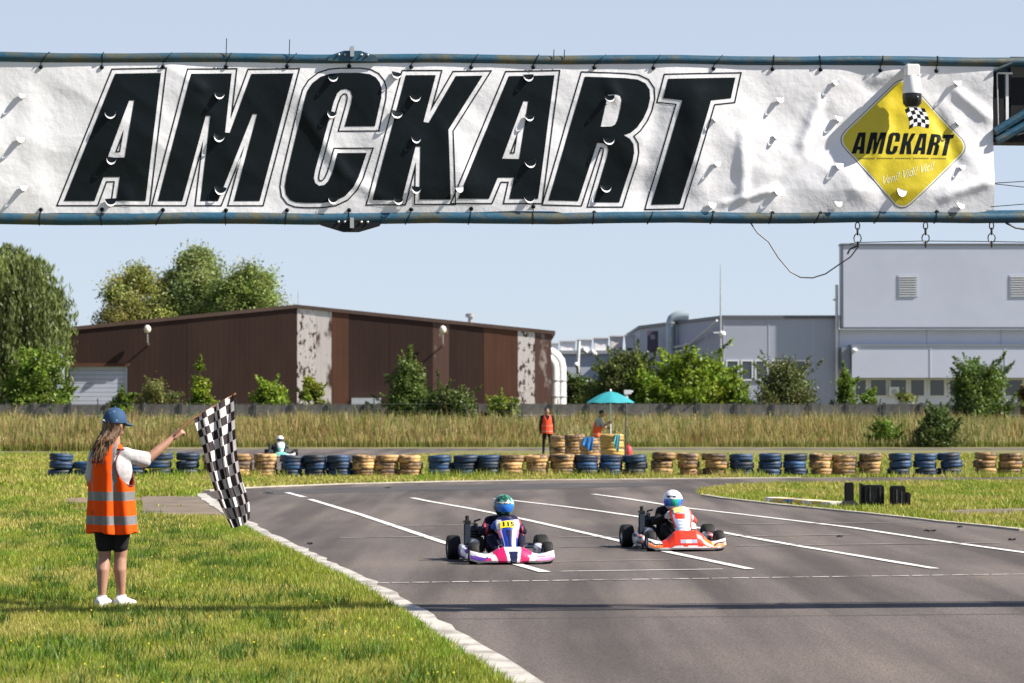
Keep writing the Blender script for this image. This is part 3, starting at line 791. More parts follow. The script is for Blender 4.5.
mb = MB(); mb.bb(xc0 - .05, xr_, YF - 1.66, YF - .004, zc1, zc1 + .1); mb.bb(R(838.5, 0).x, xc0 - .06, YF - 1.3, YF - .006, zc0 + .6, zc1 - .1); mb.build('canopy_trim', mat('slate trim', (.20, .22, .26), .6), fac, smooth=False)
for px in (925.5, 999.5):
    x = R(px, 0).x; mb = MB(); mb.bb(x - .04, x + .04, YF - 1.625, YF - 1.6, zc0, zc1 - .01); mb.bb(x - .04, x + .04, YF - .03, YF, zc1 + .12, zU0 - .15); mb.build('seam', seam, fac, smooth=False)
ventm = mat('louvre grey', (.38, .39, .40), .5, .3)
for pa, pb in ((896, 916), (1007, 1028)):
    A, B = R(pa, 297), R(pb, 275.5); mb = MB()
    for k in range(9):
        z = A.z + (B.z - A.z) * (k + .5) / 9
        mb.box(((A.x + B.x) / 2, YF - .905, z), (B.x - A.x - .16, .02, (B.z - A.z) / 9 * 1.1), 0, R=Matrix.Rotation(-.6, 3, 'X'))
    v = mb.build('vent', ventm, fac, smooth=False)
    mb = MB(); mb.bb(A.x, A.x + .08, YF - .93, YF - .9, A.z, B.z); mb.bb(B.x - .08, B.x, YF - .93, YF - .9, A.z, B.z); mb.bb(A.x + .08, B.x - .08, YF - .93, YF - .9, B.z - .08, B.z); mb.bb(A.x + .08, B.x - .08, YF - .93, YF - .9, A.z, A.z + .08); mb.build('vent_frame', seam, v, smooth=False)
zw0, zw1 = R(0, 397).z, R(0, 378.2).z
for pa, pb in ((853, 866), (868, 886), (888, 906), (908, 924), (927, 944), (947, 966), (968, 983), (985, 998), (1002, 1022), (1024, 1044), (1046, 1066)):
    window(fac, R(pa, 0).x, R(pb, 0).x, zw0, zw1 - .02, YF, 1, .1)
mb = MB(); A, B = R(888, 397), R(898, 387); mb.bb(A.x, B.x, YF - .55, YF - .09, A.z + .1, B.z); ac = mb.build('air_conditioner', frame_w, fac, smooth=False)
mb = MB(); mb.lathe([(.0, -.005), (.22, -.005), (.22, .0)], ((A.x + B.x) / 2, YF - .552, (A.z + B.z) / 2), axis='y', n=16); mb.build('fan_grille', ventm, ac)
mb = MB(); A = R(851, 350); mb.ell((A.x, YF - 1.75, A.z - .05), (.22, .2, .14), 10, 8); mb.build('canopy_lamp', frame_w, fac)
t = thing('roof_pole', 'short white pole standing left of the white factory upper block', 'pole', (0, 0, 0))
A = R(836, 285); mb = MB(); mb.tube([(A.x, YF - .4, 0), (A.x, YF - .4, A.z)], .11, 8); mb.bb(A.x - .25, A.x - .1, YF - .5, YF - .3, R(0, 301).z, R(0, 299).z); mb.build('pole_shaft', ductm, t)

# parked car mostly hidden behind the wall
car = thing('parked_car', 'white hatchback parked behind the wall under the factory windows, only its roof showing', 'car', (at(929, 400, 176).x, 176, 0), 0.15)
carp = mat('white car paint', (.72, .72, .74), .25, coat=.6)
prof = [(-1.95, .35), (-1.98, .75), (-1.85, .95), (-1.45, 1.38), (-.9, 1.5), (.1, 1.5), (.6, 1.32), (1.05, .98), (1.85, .82), (1.98, .6), (1.95, .35)]
mb = MB(); rings = []
for y, sc in ((-.82, .94), (-.74, 1.0), (.74, 1.0), (.82, .94)): rings.append([(x * (1 if abs(y) < .8 else .985), y, .35 + (z - .35) * sc) for x, z in prof])
mb.loft(rings); mb.build('body', carp, car)
mb = MB(); mb.prism([(-1.4, .98), (-1.18, 1.32), (-.85, 1.41), (.05, 1.41), (.5, 1.25), (.85, .98)], -.825, .825); mb.build('side_window', glass, car, smooth=False)
for x in (-1.25, 1.25):
    for y in (-.78, .78):
        mb = MB(); mb.lathe([(.12, -.09), (.31, -.09), (.33, -.05), (.33, .05), (.31, .09), (.12, .09)], (x, y, .33), 'y', 18); w_ = mb.build('wheel', mat('car tyre', (.03, .03, .03), .8), car)
        mb = MB(); mb.lathe([(0, -.06), (.2, -.08), (.2, .08), (0, .06)], (x, y, .33), 'y', 14); mb.build('rim', metal, w_)

# ================================================================== TREES AND BUSHES
def leafmat(name, col, trans=.35): return mat(name, (1, 1, 1), .5, attr=True, trans=trans, spec=.35)
M['leaf'] = leafmat('leaves', None)
barkm = mat('bark', (.09, .07, .05), .9, var=.5, scale=6, bump=.6)
def leaf_quads(C, size, col, var=.35, up=0.0, elong=1.6):
    N = len(C)
    n = rng.normal(size=(N, 3)); n[:, 2] += up; n /= np.linalg.norm(n, axis=1)[:, None]
    a = np.cross(n, rng.normal(size=(N, 3))); a /= np.linalg.norm(a, axis=1)[:, None] + 1e-9
    b = np.cross(n, a)
    s = size * (0.6 + .8 * rng.random(N))[:, None]
    V = np.stack([C - a * s * elong * .5, C + b * s * .38, C + a * s * elong * .5, C - b * s * .38], 1)
    c = np.array(col)[None] * (1 + var * (rng.random((N, 1)) * 2 - 1)) * (1 + .25 * (rng.random((N, 3)) - .5) * np.array([1, .4, .6]))
    return V, c
def clumped(cx, cy, z0, z1, rx, ry, nclump, per, crad, shape, seedcol):
    """leaf centres in irregular clumps filling an outline; shape(t)->relative half width at height t"""
    cs = []; pts = []; cols = []; sd0 = rng.random() * 50
    while len(cs) < nclump:
        t = rng.random(); w = shape(t)
        if rng.random() > w + .1: continue
        a = rng.random() * 2 * PI; r = (rng.random() ** .45) * w * (.72 + .55 * noise.noise(Vector((math.cos(a) * 1.4 + sd0, math.sin(a) * 1.4, t * 2.6))) + .2)
        cs.append((cx + rx * r * math.cos(a), cy + ry * r * math.sin(a), z0 + (z1 - z0) * t))
    for c in cs:
        k = int(per * (0.5 + rng.random())); R_ = crad * (.55 + .8 * rng.random())
        d = rng.normal(size=(k, 3)) * R_ * np.array([.5, .5, .42])
        p = np.array(c) + d; pts.append(p)
        v = .6 + .8 * rng.random()
        cols.append(np.repeat((np.array(seedcol) * v * (1 + .2 * (rng.random(3) - .5)))[None], k, 0))
    # shoots that break up the outline
    for q in range(max(8, nclump // 3) if crad < .8 else 0):
        c = np.array(cs[int(rng.random() * len(cs))]); d = np.array([c[0] - cx, c[1] - cy, 0]); d = d / (np.linalg.norm(d) + .2) * .8 + np.array([0, 0, .4 + .7 * rng.random()]) + rng.normal(size=3) * .3
        d /= np.linalg.norm(d); L = crad * (1.0 + 1.5 * rng.random()); k = int(per * .35); s = rng.random(k)[:, None]
        pts.append(c + d * L * (.4 + s) + rng.normal(size=(k, 3)) * crad * .16 * (1.25 - s)); cols.append(np.repeat((np.array(seedcol) * (.8 + .6 * rng.random()))[None], k, 0))
    return cs, np.concatenate(pts), np.concatenate(cols)
def plant(name, label, cat, pxc, pyt, hw, Y, col, part='foliage', stem='stem', pyb=None, shape=None, nclump=26, per=110, crad=None, leaf=.13, group=None, cx_off=0, base=0.0, depth=None, tw=.06):
    A = at(pxc, pyt, Y); sc = Y / F
    h = A.z; rx = hw * sc; ry = depth or rx * .85
    z0 = base if pyb is None else max(at(pxc, pyb, Y).z, 0)
    shape = shape or (lambda t: math.sqrt(max(0, 1 - (2 * t - .75) ** 2 / 1.7)) if t < .9 else .5)
    crad = crad or max(.22, min(rx, h) * .28)
    t = thing(name, label, cat, (A.x, Y, 0), random.uniform(0, .3) * 0, group)
    cs, pts, cols = clumped(0, 0, z0 + crad * .4, h - crad * 1.0, max(.05, rx - crad * .3), max(.05, ry - crad * .45), int(nclump * 2.4), int(per * (.95 if stem == 'trunk' else 1.9)), crad, shape, col)
    pts = pts[:, :]; ok = pts[:, 2] > 0.02; pts = pts[ok]; cols = cols[ok]
    V, c = leaf_quads(pts, leaf * (1.0 if stem == 'trunk' else .72), (1.3, 1.26, 1.05)); link(part, np_mesh(part, V, 4, M['leaf'], c * cols), t)
    mb = MB()
    tips = random.sample(cs, min(len(cs), 9))
    if stem == 'trunk':
        mb.tube([(0, 0, -.1), (.1 * tw, .1, h * .25), (.0, 0, h * .45)], [tw, tw * .8, tw * .55], 10)
        for q in tips: mb.tube([(0, 0, h * random.uniform(.22, .42)), (q[0] * .45, q[1] * .45, h * .3 + q[2] * .35), q], [tw * .45, tw * .28, tw * .08], 6)
    else:
        for q in tips: mb.tube([(q[0] * .08, q[1] * .08, -.05), (q[0] * .4, q[1] * .4, q[2] * .5), q], [tw * .6, tw * .45, tw * .15], 6)
    mb.build(stem, barkm, t)
    return t
# weeping willow at the left
def willow():
    Y = 157.0; A = at(2, 230, Y); H = A.z; cx = at(-6, 0, Y).x; rx = at(72, 0, Y).x - cx
    t = thing('willow_tree', 'big weeping willow with hanging pale green strands at the left beside the brown shed', 'tree', (cx, Y, 0))
    Vs = []; Cs = []
    boughs = []
    for k in range(64):
        a = rng.random() * 2 * PI; r = math.sqrt(rng.random()) * .80
        boughs.append((a, r, H * (1 - .50 * r ** 3.0) * (.90 + .10 * rng.random()) if k % 3 else H * (.45 + .3 * rng.random()) * (1 - .25 * r)))
    for (ba, br_, bz) in boughs:
        bx, by = rx * br_ * math.cos(ba), rx * .8 * br_ * math.sin(ba); bv = .5 + .95 * rng.random(); bl = 2.5 + 3.5 * rng.random()
        for k in range(24):
            ox, oy = rng.normal() * .62, rng.normal() * .62; d2 = ox * ox + oy * oy
            x, y = bx + ox, by + oy; ztop = bz - .55 * d2
            L = bl * (.55 + .6 * rng.random()); zb = max(.5, ztop - L); n = int(34 * (ztop - zb) / 3.0) + 6
            tt = rng.random(n); sx = .07 + .05 * rng.random(); ln = rng.normal() * .12
            C = np.stack([x + ln * tt + rng.normal(size=n) * sx, y + rng.normal(size=n) * sx, ztop - (ztop - zb) * tt], 1)
            N = n; s = .155 * (.7 + .6 * rng.random(N))[:, None]
            aa = np.stack([rng.normal(size=N) * .35, rng.normal(size=N) * .35, -np.ones(N)], 1); aa /= np.linalg.norm(aa, axis=1)[:, None]
            bb = np.cross(aa, rng.normal(size=(N, 3))); bb /= np.linalg.norm(bb, axis=1)[:, None]
            V = np.stack([C - aa * s * 1.2, C + bb * s * .30, C + aa * s * 1.2, C - bb * s * .30], 1)
            c = np.array([.15, .19, .052]) * bv * (.8 + .4 * rng.random()) * (1 + .3 * (rng.random((N, 1)) * 2 - 1))
            Vs.append(V); Cs.append(c)
    link('crown', np_mesh('crown', np.concatenate(Vs), 4, M['leaf'], np.concatenate(Cs)), t)
    mb = MB(); mb.tube([(0, 0, -.1), (.1, 0, 2.5), (.0, .1, 5)], [.5, .38, .3], 12)
    for k in range(11):
        a = k * 2.4; r = rx * random.uniform(.35, .75); z = H * random.uniform(.55, .88)
        mb.tube([(0, 0, 3 + .2 * k), (r * .4 * math.cos(a), r * .4 * math.sin(a), 3.5 + z * .45), (r * math.cos(a), r * .8 * math.sin(a), z)], [.2, .13, .04], 7)
    mb.build('trunk', barkm, t)
willow()
G1 = (.10, .155, .022); G2 = (.07, .10, .028); G3 = (.14, .20, .016); G4 = (.055, .085, .022); G5 = (.17, .18, .05)
rnd = lambda t: math.sqrt(max(0.05, 1 - (2 * t - 1) ** 2))
gt = 'trees behind the brown shed'
plant('leafy_tree', 'yellowish loose tree behind the shed roof, leftmost of the row', 'tree', 136, 256, 41, 214, (.195, .215, .07), 'crown', 'trunk', pyb=395, nclump=95, per=250, crad=.85, leaf=.15, group=gt, tw=.4, shape=rnd)
plant('leafy_tree', 'tallest, grey green tree in the middle behind the shed roof', 'tree', 196, 242, 50, 216, (.15, .195, .07), 'crown', 'trunk', pyb=395, nclump=120, per=260, crad=.9, leaf=.15, group=gt, tw=.45, shape=rnd)
plant('leafy_tree', 'fresh green tree at the right end of the row behind the shed roof', 'tree', 250, 257, 40, 212, (.16, .215, .06), 'crown', 'trunk', pyb=395, nclump=90, per=250, crad=.85, leaf=.15, group=gt, tw=.4, shape=rnd)
bg_ = 'bushes along the concrete wall'
plant('bush', 'broad leafy green bush in front of the willow', 'bush', 37, 345, 33, 151.6, G1, nclump=48, per=120, leaf=.17, group=bg_, tw=.1)
plant('bush', 'small round green bush on a thin stem behind the girl in the cap', 'bush', 124, 389, 11, 148.6, G1, nclump=14, per=110, leaf=.12, group=bg_, pyb=416, shape=rnd)
plant('bush', 'olive shrub with feathery shoots right of the roller door', 'bush', 156, 374, 24, 152, (.12, .135, .04), nclump=30, per=90, leaf=.12, group=bg_)
plant('bush', 'bright green pointed shrub above the chequered flag', 'bush', 201, 361, 19, 152.4, G3, nclump=26, per=100, leaf=.15, group=bg_, shape=lambda t: max(.12, 1 - t))
plant('bush', 'wide bright green bush left of the peeling white strip', 'bush', 271, 377, 22, 152, (.13, .2, .02), nclump=28, per=110, leaf=.16, group=bg_)
plant('bush', 'yellow green bush in front of the peeling white strip', 'bush', 311, 375, 15, 152.2, (.17, .2, .025), nclump=18, per=110, leaf=.15, group=bg_)
plant('bush', 'tall spiky dark bush in front of the shed and wall', 'bush', 409, 356, 30, 148.2, (.085, .125, .03), nclump=55, per=110, leaf=.15, group=bg_, shape=lambda t: max(.15, 1 - t * .9), tw=.1)
plant('bush', 'low spreading dark bush right of the tall spiky one', 'bush', 447, 386, 32, 147.6, G2, nclump=44, per=110, leaf=.15, group=bg_)
plant('bush', 'yellow green low bush by the right end of the brown shed', 'bush', 499, 395, 22, 148.4, (.13, .175, .025), nclump=26, per=100, leaf=.15, group=bg_)
plant('bush', 'dark shady bush behind the white ducts', 'bush', 580, 372, 22, 176, G4, nclump=36, per=100, leaf=.17, group=bg_)
plant('bush', 'tall dark olive tree like bush behind the turquoise parasol', 'bush', 627, 350, 34, 154, (.08, .105, .03), nclump=80, per=120, leaf=.16, group=bg_, tw=.14)
plant('bush', 'large bright lime green bush right of the parasol', 'bush', 690, 352, 46, 153.2, (.125, .185, .016), nclump=85, per=130, leaf=.2, group=bg_, tw=.14)
plant('bush', 'low lime green bush between the parasol and the large lime bush', 'bush', 652, 372, 25, 152.2, (.12, .18, .017), nclump=32, per=110, leaf=.19, group=bg_)
plant('bush', 'low lime green bush at the right foot of the large lime bush', 'bush', 733, 375, 22, 152.4, (.115, .175, .018), nclump=30, per=110, leaf=.19, group=bg_)
plant('bush', 'wide dark olive bush under the grey warehouse windows', 'bush', 784, 356, 37, 153.6, (.085, .105, .038), nclump=66, per=100, leaf=.14, group=bg_, shape=lambda t: max(.2, 1 - t ** 1.6 * .8), tw=.1)
plant('bush', 'narrow bright green sapling left of the factory canopy end', 'bush', 845, 364, 17, 153, (.10, .165, .025), nclump=26, per=110, leaf=.15, group=bg_, shape=lambda t: max(.2, 1 - t * .75))
plant('bush', 'small green bush just right of the narrow sapling', 'bush', 868, 388, 12, 152, (.105, .16, .025), nclump=14, per=100, leaf=.14, group=bg_)
plant('bush', 'low pale green bush below the air conditioner', 'bush', 906, 391, 17, 152.2, (.12, .15, .04), nclump=16, per=80, leaf=.12, group=bg_)
plant('bush', 'rounded dark green bush in front of the factory windows', 'bush', 977, 361, 31, 147.8, (.075, .12, .025), nclump=70, per=120, leaf=.15, group=bg_, tw=.1)
plant('bush', 'reddish bush at the right end of the wall', 'bush', 1030, 378, 15, 148, (.13, .10, .04), nclump=22, per=90, leaf=.14, group=bg_)
plant('bush', 'bright green low bush in the tall dry grass', 'bush', 886, 419, 15, 117, (.10, .155, .022), nclump=26, per=100, leaf=.10, group='bushes in the tall grass', tw=.05)
plant('bush', 'dark spiky bush in the tall dry grass', 'bush', 937, 407, 23, 116, (.06, .09, .025), nclump=50, per=110, leaf=.11, group='bushes in the tall grass', shape=lambda t: max(.25, 1 - t ** 1.5 * .7), tw=.06)
# some more greenery behind the wall, out to the sides for other viewpoints
plant('bush', 'dense green bush beyond the left edge of the willow', 'bush', -70, 330, 55, 160, G1, nclump=60, per=110, leaf=.2, tw=.1)
#__PART3__
# ================================================================== TYRES
def tyre_mesh(m, R_=.305, h=.186):
    prof = [(.165, -h / 2 + .02), (.185, -h / 2), (R_ - .035, -h / 2 + .004), (R_ - .012, -h / 2 + .022), (R_, -h / 2 + .055), (R_ - .004, -.018), (R_ - .012, -.012), (R_ - .012, .012), (R_ - .004, .018), (R_, h / 2 - .055), (R_ - .012, h / 2 - .022), (R_ - .035, h / 2 - .004), (.185, h / 2), (.165, h / 2 - .02),
            (.175, h / 2 - .035), (.26, h / 2 - .04), (.28, 0), (.26, -h / 2 + .04), (.175, -h / 2 + .035)]
    mb = MB(); mb.lathe(prof, n=30, closed=True); return mb.mesh('tyre', m)
tyre_blue = mat('blue painted tyre', (0.010, 0.045, 0.115), 0.6, scale=5, col2=(0.008, 0.012, 0.022), lo=.43, hi=.60, rand=.6, bump=.3, bscale=18)
tyre_tan = mat('ochre painted tyre', (0.40, 0.235, 0.09), 0.65, scale=5, col2=(0.055, 0.035, 0.022), lo=.44, hi=.60, rand=.5, bump=.3, bscale=18)
tyre_yel = mat('yellow painted tyre', (0.50, 0.31, 0.08), 0.65, scale=4, col2=(0.3, 0.16, 0.06), lo=.5, hi=.72, rand=.15, bump=.3, bscale=18)
TM = {'b': tyre_mesh(tyre_blue), 't': tyre_mesh(tyre_tan), 'y': tyre_mesh(tyre_yel)}
CN = {'b': 'blue', 't': 'ochre', 'y': 'yellow ochre'}
row = [(58.5, 'b', 3), (84, 'b', 2), (109, 'b', 2), (133, 'b', 2), (158.5, 'b', 3), (187, 'b', 3), (213, 't', 3), (238.5, 't', 3), (265, 't', 3),
       (291.5, 'b', 3), (314.5, 'b', 3), (338.5, 'b', 3), (363, 't', 3), (386, 't', 3), (409.5, 't', 3),
       (439, 'b', 3), (464.5, 'b', 3), (488.5, 'b', 3), (512, 't', 3), (537.5, 't', 3), (562.5, 't', 3), (587.5, 'b', 3), (612, 'b', 3), (636, 'b', 3),
       (663.5, 't', 3), (690, 't', 3), (716.5, 't', 3), (743.5, 'b', 3), (770.5, 'b', 3), (797, 'b', 3), (822.5, 't', 3), (846.5, 't', 3), (871.5, 't', 3),
       (901.5, 'b', 3), (927, 'b', 3), (952, 'b', 3), (987.5, 't', 3), (1013, 't', 3), (1039, 't', 3)]
runs = []
for i, (px, c, n) in enumerate(row):
    if not runs or runs[-1][0] != c or px - row[i - 1][0] > 33: runs.append([c, []])
    runs[-1][1].append(i)
tops = {58.5: 453, 158.5: 452, 187: 452, 291.5: 457, 314.5: 458, 338.5: 456.5, 363: 459, 386: 459.5, 409.5: 460, 439: 458, 464.5: 455, 488.5: 457, 512: 455, 537.5: 456, 562.5: 454, 587.5: 456, 612: 456, 636: 456, 663.5: 452, 690: 453, 716.5: 453, 743.5: 454, 770.5: 453, 797: 453.5, 822.5: 453.5, 846.5: 455, 871.5: 453, 901.5: 453, 927: 453, 952: 452.5, 987.5: 450.5, 1013: 453}
names_run = ['blue run behind the girl', 'ochre run by the chequered flag', 'blue run before the distant kart', 'ochre run left of the gap', 'blue run right of the gap', 'ochre run left of the parasol', 'blue run below the parasol', 'ochre run right of the parasol', 'blue run above the island tip', 'ochre run behind the black boxes', 'last blue run', 'last ochre run']
ordn = ['first', 'second', 'third', 'fourth', 'fifth', 'sixth']
def tyre(me, loc, lab, grp, tilt=.05, sc=1.0):
    o = link('tyre', me, None, loc); o.rotation_euler = (random.uniform(-tilt, tilt), random.uniform(-tilt, tilt), random.uniform(0, 6.28)); o.scale = (sc, sc, 1.0)
    return tag(o, lab, 'tyre', grp)
LV = {2: ['bottom', 'top'], 3: ['bottom', 'middle', 'top'], 4: ['bottom', 'second lowest', 'second highest', 'top'], 5: ['bottom', 'second', 'middle', 'fourth', 'top']}
for ri, (c, idx) in enumerate(runs):
    rn = names_run[ri] if ri < len(names_run) else 'tyre row run %d' % ri
    for j, i in enumerate(idx):
        px, _, n = row[i]
        base = 477.0 - 1.2 * (px / 1024)
        g = gnd(px, base); g.y += .3
        top = tops.get(px)
        zt = at(px, top, g.y - .3).z if top else .19 * n
        dz = max(.172, min(.196, (zt - .01) / n)) if n == 3 else .186
        scj = random.uniform(.95, 1.05)
        for k in range(n):
            tyre(TM[c], (g.x + random.uniform(-.04, .04) + (.05 if px == 58.5 and k == 2 else 0), g.y + random.uniform(-.03, .03), dz * (k + .5)),
                 f'{LV[n][k]} {CN[c]} tyre in the {ordn[j]} stack of the {rn}', 'painted tyres stacked in the long barrier', sc=scj * random.uniform(.94, 1.05))
for j, (px, top, Y, c, lab) in enumerate(((560, 436, 79, 't', 'ochre stack beside the standing marshal'), (575, 434.5, 77, 't', 'ochre stack between the marshals'), (590.5, 438.5, 75, 't', 'ochre stack draped with a blue cloth'), (612, 434.0, 73, 'y', 'bright yellow stack under the parasol'))):
    A = at(px, top, Y); n = 5; dz = (A.z) / n
    for k in range(n):
        tyre(TM[c], (A.x + random.uniform(-.02, .02), Y + .3 + random.uniform(-.02, .02), dz * (k + .5)), f'{LV[n][k]} tyre of the {lab}', 'taller tyre stacks around the marshals', sc=(1.08 if j == 3 else .98))
def cloth(name, lab, px0, px1, py0, py1, Y, m):
    """cloth draped over the top of a tyre and hanging in front"""
    A, B = at(px0, py0, Y), at(px1, py1, Y); mb = MB(); nx, nz = 10, 10
    vs = []
    for j in range(nz + 1):
        for i in range(nx + 1):
            u, v = i / nx, j / nz
            x = A.x + (B.x - A.x) * u + .02 * math.sin(v * 5)
            if v < .3: y = Y + .18 - .6 * v; z = A.z + .012
            else: y = Y - .02 - .03 * math.sin(u * 14) * (v - .2); z = A.z + .012 - (A.z - B.z) * (v - .3) / .7 * (1 - .25 * math.sin(u * 5 + 1))
            vs.append((x, y, z))
    mb.add(vs, [(j * (nx + 1) + i, j * (nx + 1) + i + 1, (j + 1) * (nx + 1) + i + 1, (j + 1) * (nx + 1) + i) for j in range(nz) for i in range(nx)])
    o = mb.build(name, m); s = o.modifiers.new('s', 'SOLIDIFY'); s.thickness = .008
    return tag(o, lab, 'cloth')
cloth('cloth', 'bright blue cloth draped over an ochre tyre stack', 582.5, 593, 437.6, 449, 74.94, mat('blue cloth', (.04, .22, .60), .7, var=.3, scale=12))
cloth('cloth', 'pale turquoise cloth hanging on the yellow tyre stack', 614, 619.5, 435, 449, 72.93, mat('turquoise cloth', (.12, .46, .52), .7, var=.3, scale=12))

# ================================================================== BLACK BOXES ON THE ISLAND
blk = mat('black worn plastic', (0.004, 0.004, 0.005), .55, scale=9, col2=(.016, .016, .018), lo=.52, hi=.75, spec=.25)
def rbox(mb, x0, x1, y0, y1, z0, z1, b=.02):
    n = MB(); n.bb(x0, x1, y0, y1, z0, z1)
    bm = bmesh.new(); vs = [bm.verts.new(v) for v in n.v]
    for f in n.f: bm.faces.new([vs[i] for i in f])
    bmesh.ops.bevel(bm, geom=list(bm.edges), offset=b, segments=2, affect='EDGES'); bm.verts.index_update()
    mb.add([v.co[:] for v in bm.verts], [[v.index for v in f.verts] for f in bm.faces]); bm.free()
g = gnd(849, 509); t = thing('black_post', 'slim black post with a wide foot, leftmost black object on the grass island', 'post', g)
s = F / g.y
mb = MB(); rbox(mb, -.075, .075, -.07, .07, .1, 26.5 / s, .015); mb.build('post_shaft', blk, t)
mb = MB(); mb.loft([[(x * a, y * a, z) for x, y in ((-.17, -.15), (.17, -.15), (.17, .15), (-.17, .15))] for z, a in ((-.01, 1), (.05, 1), (.14, .5))]); mb.build('post_foot', blk, t)
g = gnd(872, 507); t = thing('black_box', 'wide black plastic box with slit edge on the grass island', 'box', g)
mb = MB(); rbox(mb, -.16, .19, -.15, .15, -.01, 22.5 / s); mb.build('box_body', blk, t)
mb = MB(); rbox(mb, -.205, -.165, -.12, .12, -.01, 24 / s, .01); mb.build('side_plate', blk, t)
mb = MB()
for x in (-.05, .12): mb.bb(x - .008, x + .008, -.16, -.152, .1, 21 / s)
mb.build('edge_strip', mat('scuffed grey edge', (.09, .09, .10), .6, var=.9, scale=14), t)
g = gnd(897, 507.5); t = thing('black_box', 'narrow black box with a lower step on its right, rightmost on the grass island', 'box', g)
mb = MB(); rbox(mb, -.11, .13, -.13, .13, -.01, 22 / s); mb.build('box_body', blk, t)
mb = MB(); rbox(mb, .132, .22, -.1, .1, -.01, 15.5 / s); mb.build('box_step', blk, t)
mb = MB(); mb.bb(-.03, -.012, -.137, -.131, .08, 19 / s); mb.bb(.055, .07, -.137, -.131, .05, 17 / s); mb.build('edge_strip', mat('scuffed grey edges', (.09, .09, .10), .6, var=.9, scale=14), t)

# small rubber bits on the asphalt
rb = mat('rubber crumb', (.02, .02, .02), .9)
for (px, py, L) in ((930, 532, .15), (1012, 541, .08), (840, 537.5, .08), (960, 528, .07), (268, 494, .18), (310, 545, .06), (388, 488.6, .12)):
    g = gnd(px, py); mb = MB(); n = 5
    mb.tube([(-L / 2 + L * i / n, .03 * math.sin(i * 2 + px), .012 + .008 * (i % 2)) for i in range(n + 1)], .012, 6)
    o = mb.build('rubber_scrap', rb, None, loc=(g.x, g.y, .006)); tag(o, 'small black scrap of rubber lying on the asphalt', 'debris', 'rubber scraps on the track')

# ================================================================== PARASOL, POLE, MARSHALS
def parasol():
    Y = 88.0; A = at(610.5, 391.2, Y); rim = at(610.5, 402.3, Y).z
    t = thing('parasol', 'turquoise parasol on a white pole held by the crouching marshal', 'parasol', (A.x, Y, 0))
    R_ = 24.5 * Y / F; n = 8; mb = MB(); vs = [(0, 0, A.z)]; fs = []
    rings = [(.3, .84), (.6, .54), (.85, .22), (1, .0)]
    for fr, fz in rings:
        for k in range(n * 4):
            a = 2 * PI * (k + .5) / (n * 4); ph = abs(((k % 4) + .5) / 4 - .5) * 2
            rr = R_ * fr * (.94 + .06 * ph); vs.append((rr * math.cos(a), rr * math.sin(a), rim + (A.z - rim) * fz - .03 * (1 - ph) * fr))
    m = n * 4
    for k in range(m): fs.append((0, 1 + k, 1 + (k + 1) % m))
    for j in range(3):
        for k in range(m): fs.append((1 + j * m + k, 1 + (j + 1) * m + k, 1 + (j + 1) * m + (k + 1) % m, 1 + j * m + (k + 1) % m))
    mb.add(vs, fs); mb.build('canopy', mat('turquoise cloth canopy', (.04, .36, .42), .6, trans=.35), t)
    mb = MB(); mb.tube([(0, 0, -.02), (0, 0, A.z + .0)], .022, 10); mb.lathe([(.035, 0), (.03, .05), (0, .08)], (0, 0, A.z), n=10); mb.build('pole', frame_w, t)
    for k in range(n):
        a = 2 * PI * k / n; mb = MB(); mb.tube([(0, 0, A.z - .04), (R_ * .5 * math.cos(a), R_ * .5 * math.sin(a), rim + (A.z - rim) * .60), (R_ * .93 * math.cos(a), R_ * .93 * math.sin(a), rim)], .008, 5); mb.build('rib', metal, t)
parasol()
Y = 90.0; A = at(627.5, 390.5, Y); t = thing('camera_pole', 'thin dark pole with a white camera head right of the turquoise parasol', 'pole', (at(625.5, 0, Y).x, Y, 0))
mb = MB(); mb.tube([(0, 0, -.02), (0, 0, A.z - .1)], .028, 8); mb.build('pole_shaft', mat('dark pole', (.05, .055, .05), .6), t)
mb = MB(); mb.bb(-.06, .18, -.07, .07, A.z - .12, A.z + .02); mb.lathe([(.05, 0), (.06, -.12), (0, -.12)], (.02, 0, A.z - .12), n=10); mb.bb(.18, .24, -.05, .05, A.z - .06, A.z + .0); mb.build('camera_head', frame_w, t)
mb = MB(); g = gnd(628, 448.5); mb.lathe([(.0, .0), (.12, .0), (.13, .03), (.13, .32), (.08, .38), (.03, .40), (.03, .45), (0, .46)], n=14)
o = mb.build('red_canister', mat('red canister', (.45, .03, .03), .5), None, loc=(at(627.8, 0, 92).x, 92, 0)); tag(o, 'red canister at the foot of the camera pole beside the yellow tyres', 'canister')

skin = mat('skin', (.36, .19, .13), .5, var=.2, scale=14); skin_d = mat('tanned skin', (.33, .17, .11), .5, var=.12, scale=14)
orange = mat('orange hi-vis cloth', (.84, .085, .004), .8, var=.08, scale=9, trans=.12, spec=.15)
reflect = mat('grey reflective tape', (.15, .148, .155), .45, scale=26, var=.2)
blackc = mat('black cloth', (.012, .012, .014), .85, spec=.2); darkc = mat('dark grey cloth', (.03, .03, .036), .85)
hairdark = mat('dark hair', (.02, .015, .012), .6)
def face(parent, c, R_, fwd, name='face_features'):
    """eyes and mouth set on the front of a head"""
    fwd = Vector(fwd).normalized(); side = fwd.cross(Vector((0, 0, 1))).normalized(); c = Vector(c); mb = MB()
    for s_ in (-1, 1): mb.ell(c + fwd * R_ * .93 + side * .033 * s_ + Vector((0, 0, .005)), (.014, .014, .008), 8, 6, 0)
    mb.ell(c + fwd * R_ * .93 + Vector((0, 0, -.062)), (.022, .022, .007), 8, 6, 1)
    mb.build(name, [mat('eye', (.03, .02, .02), .3), mat('lips', (.36, .12, .10), .5)], parent)
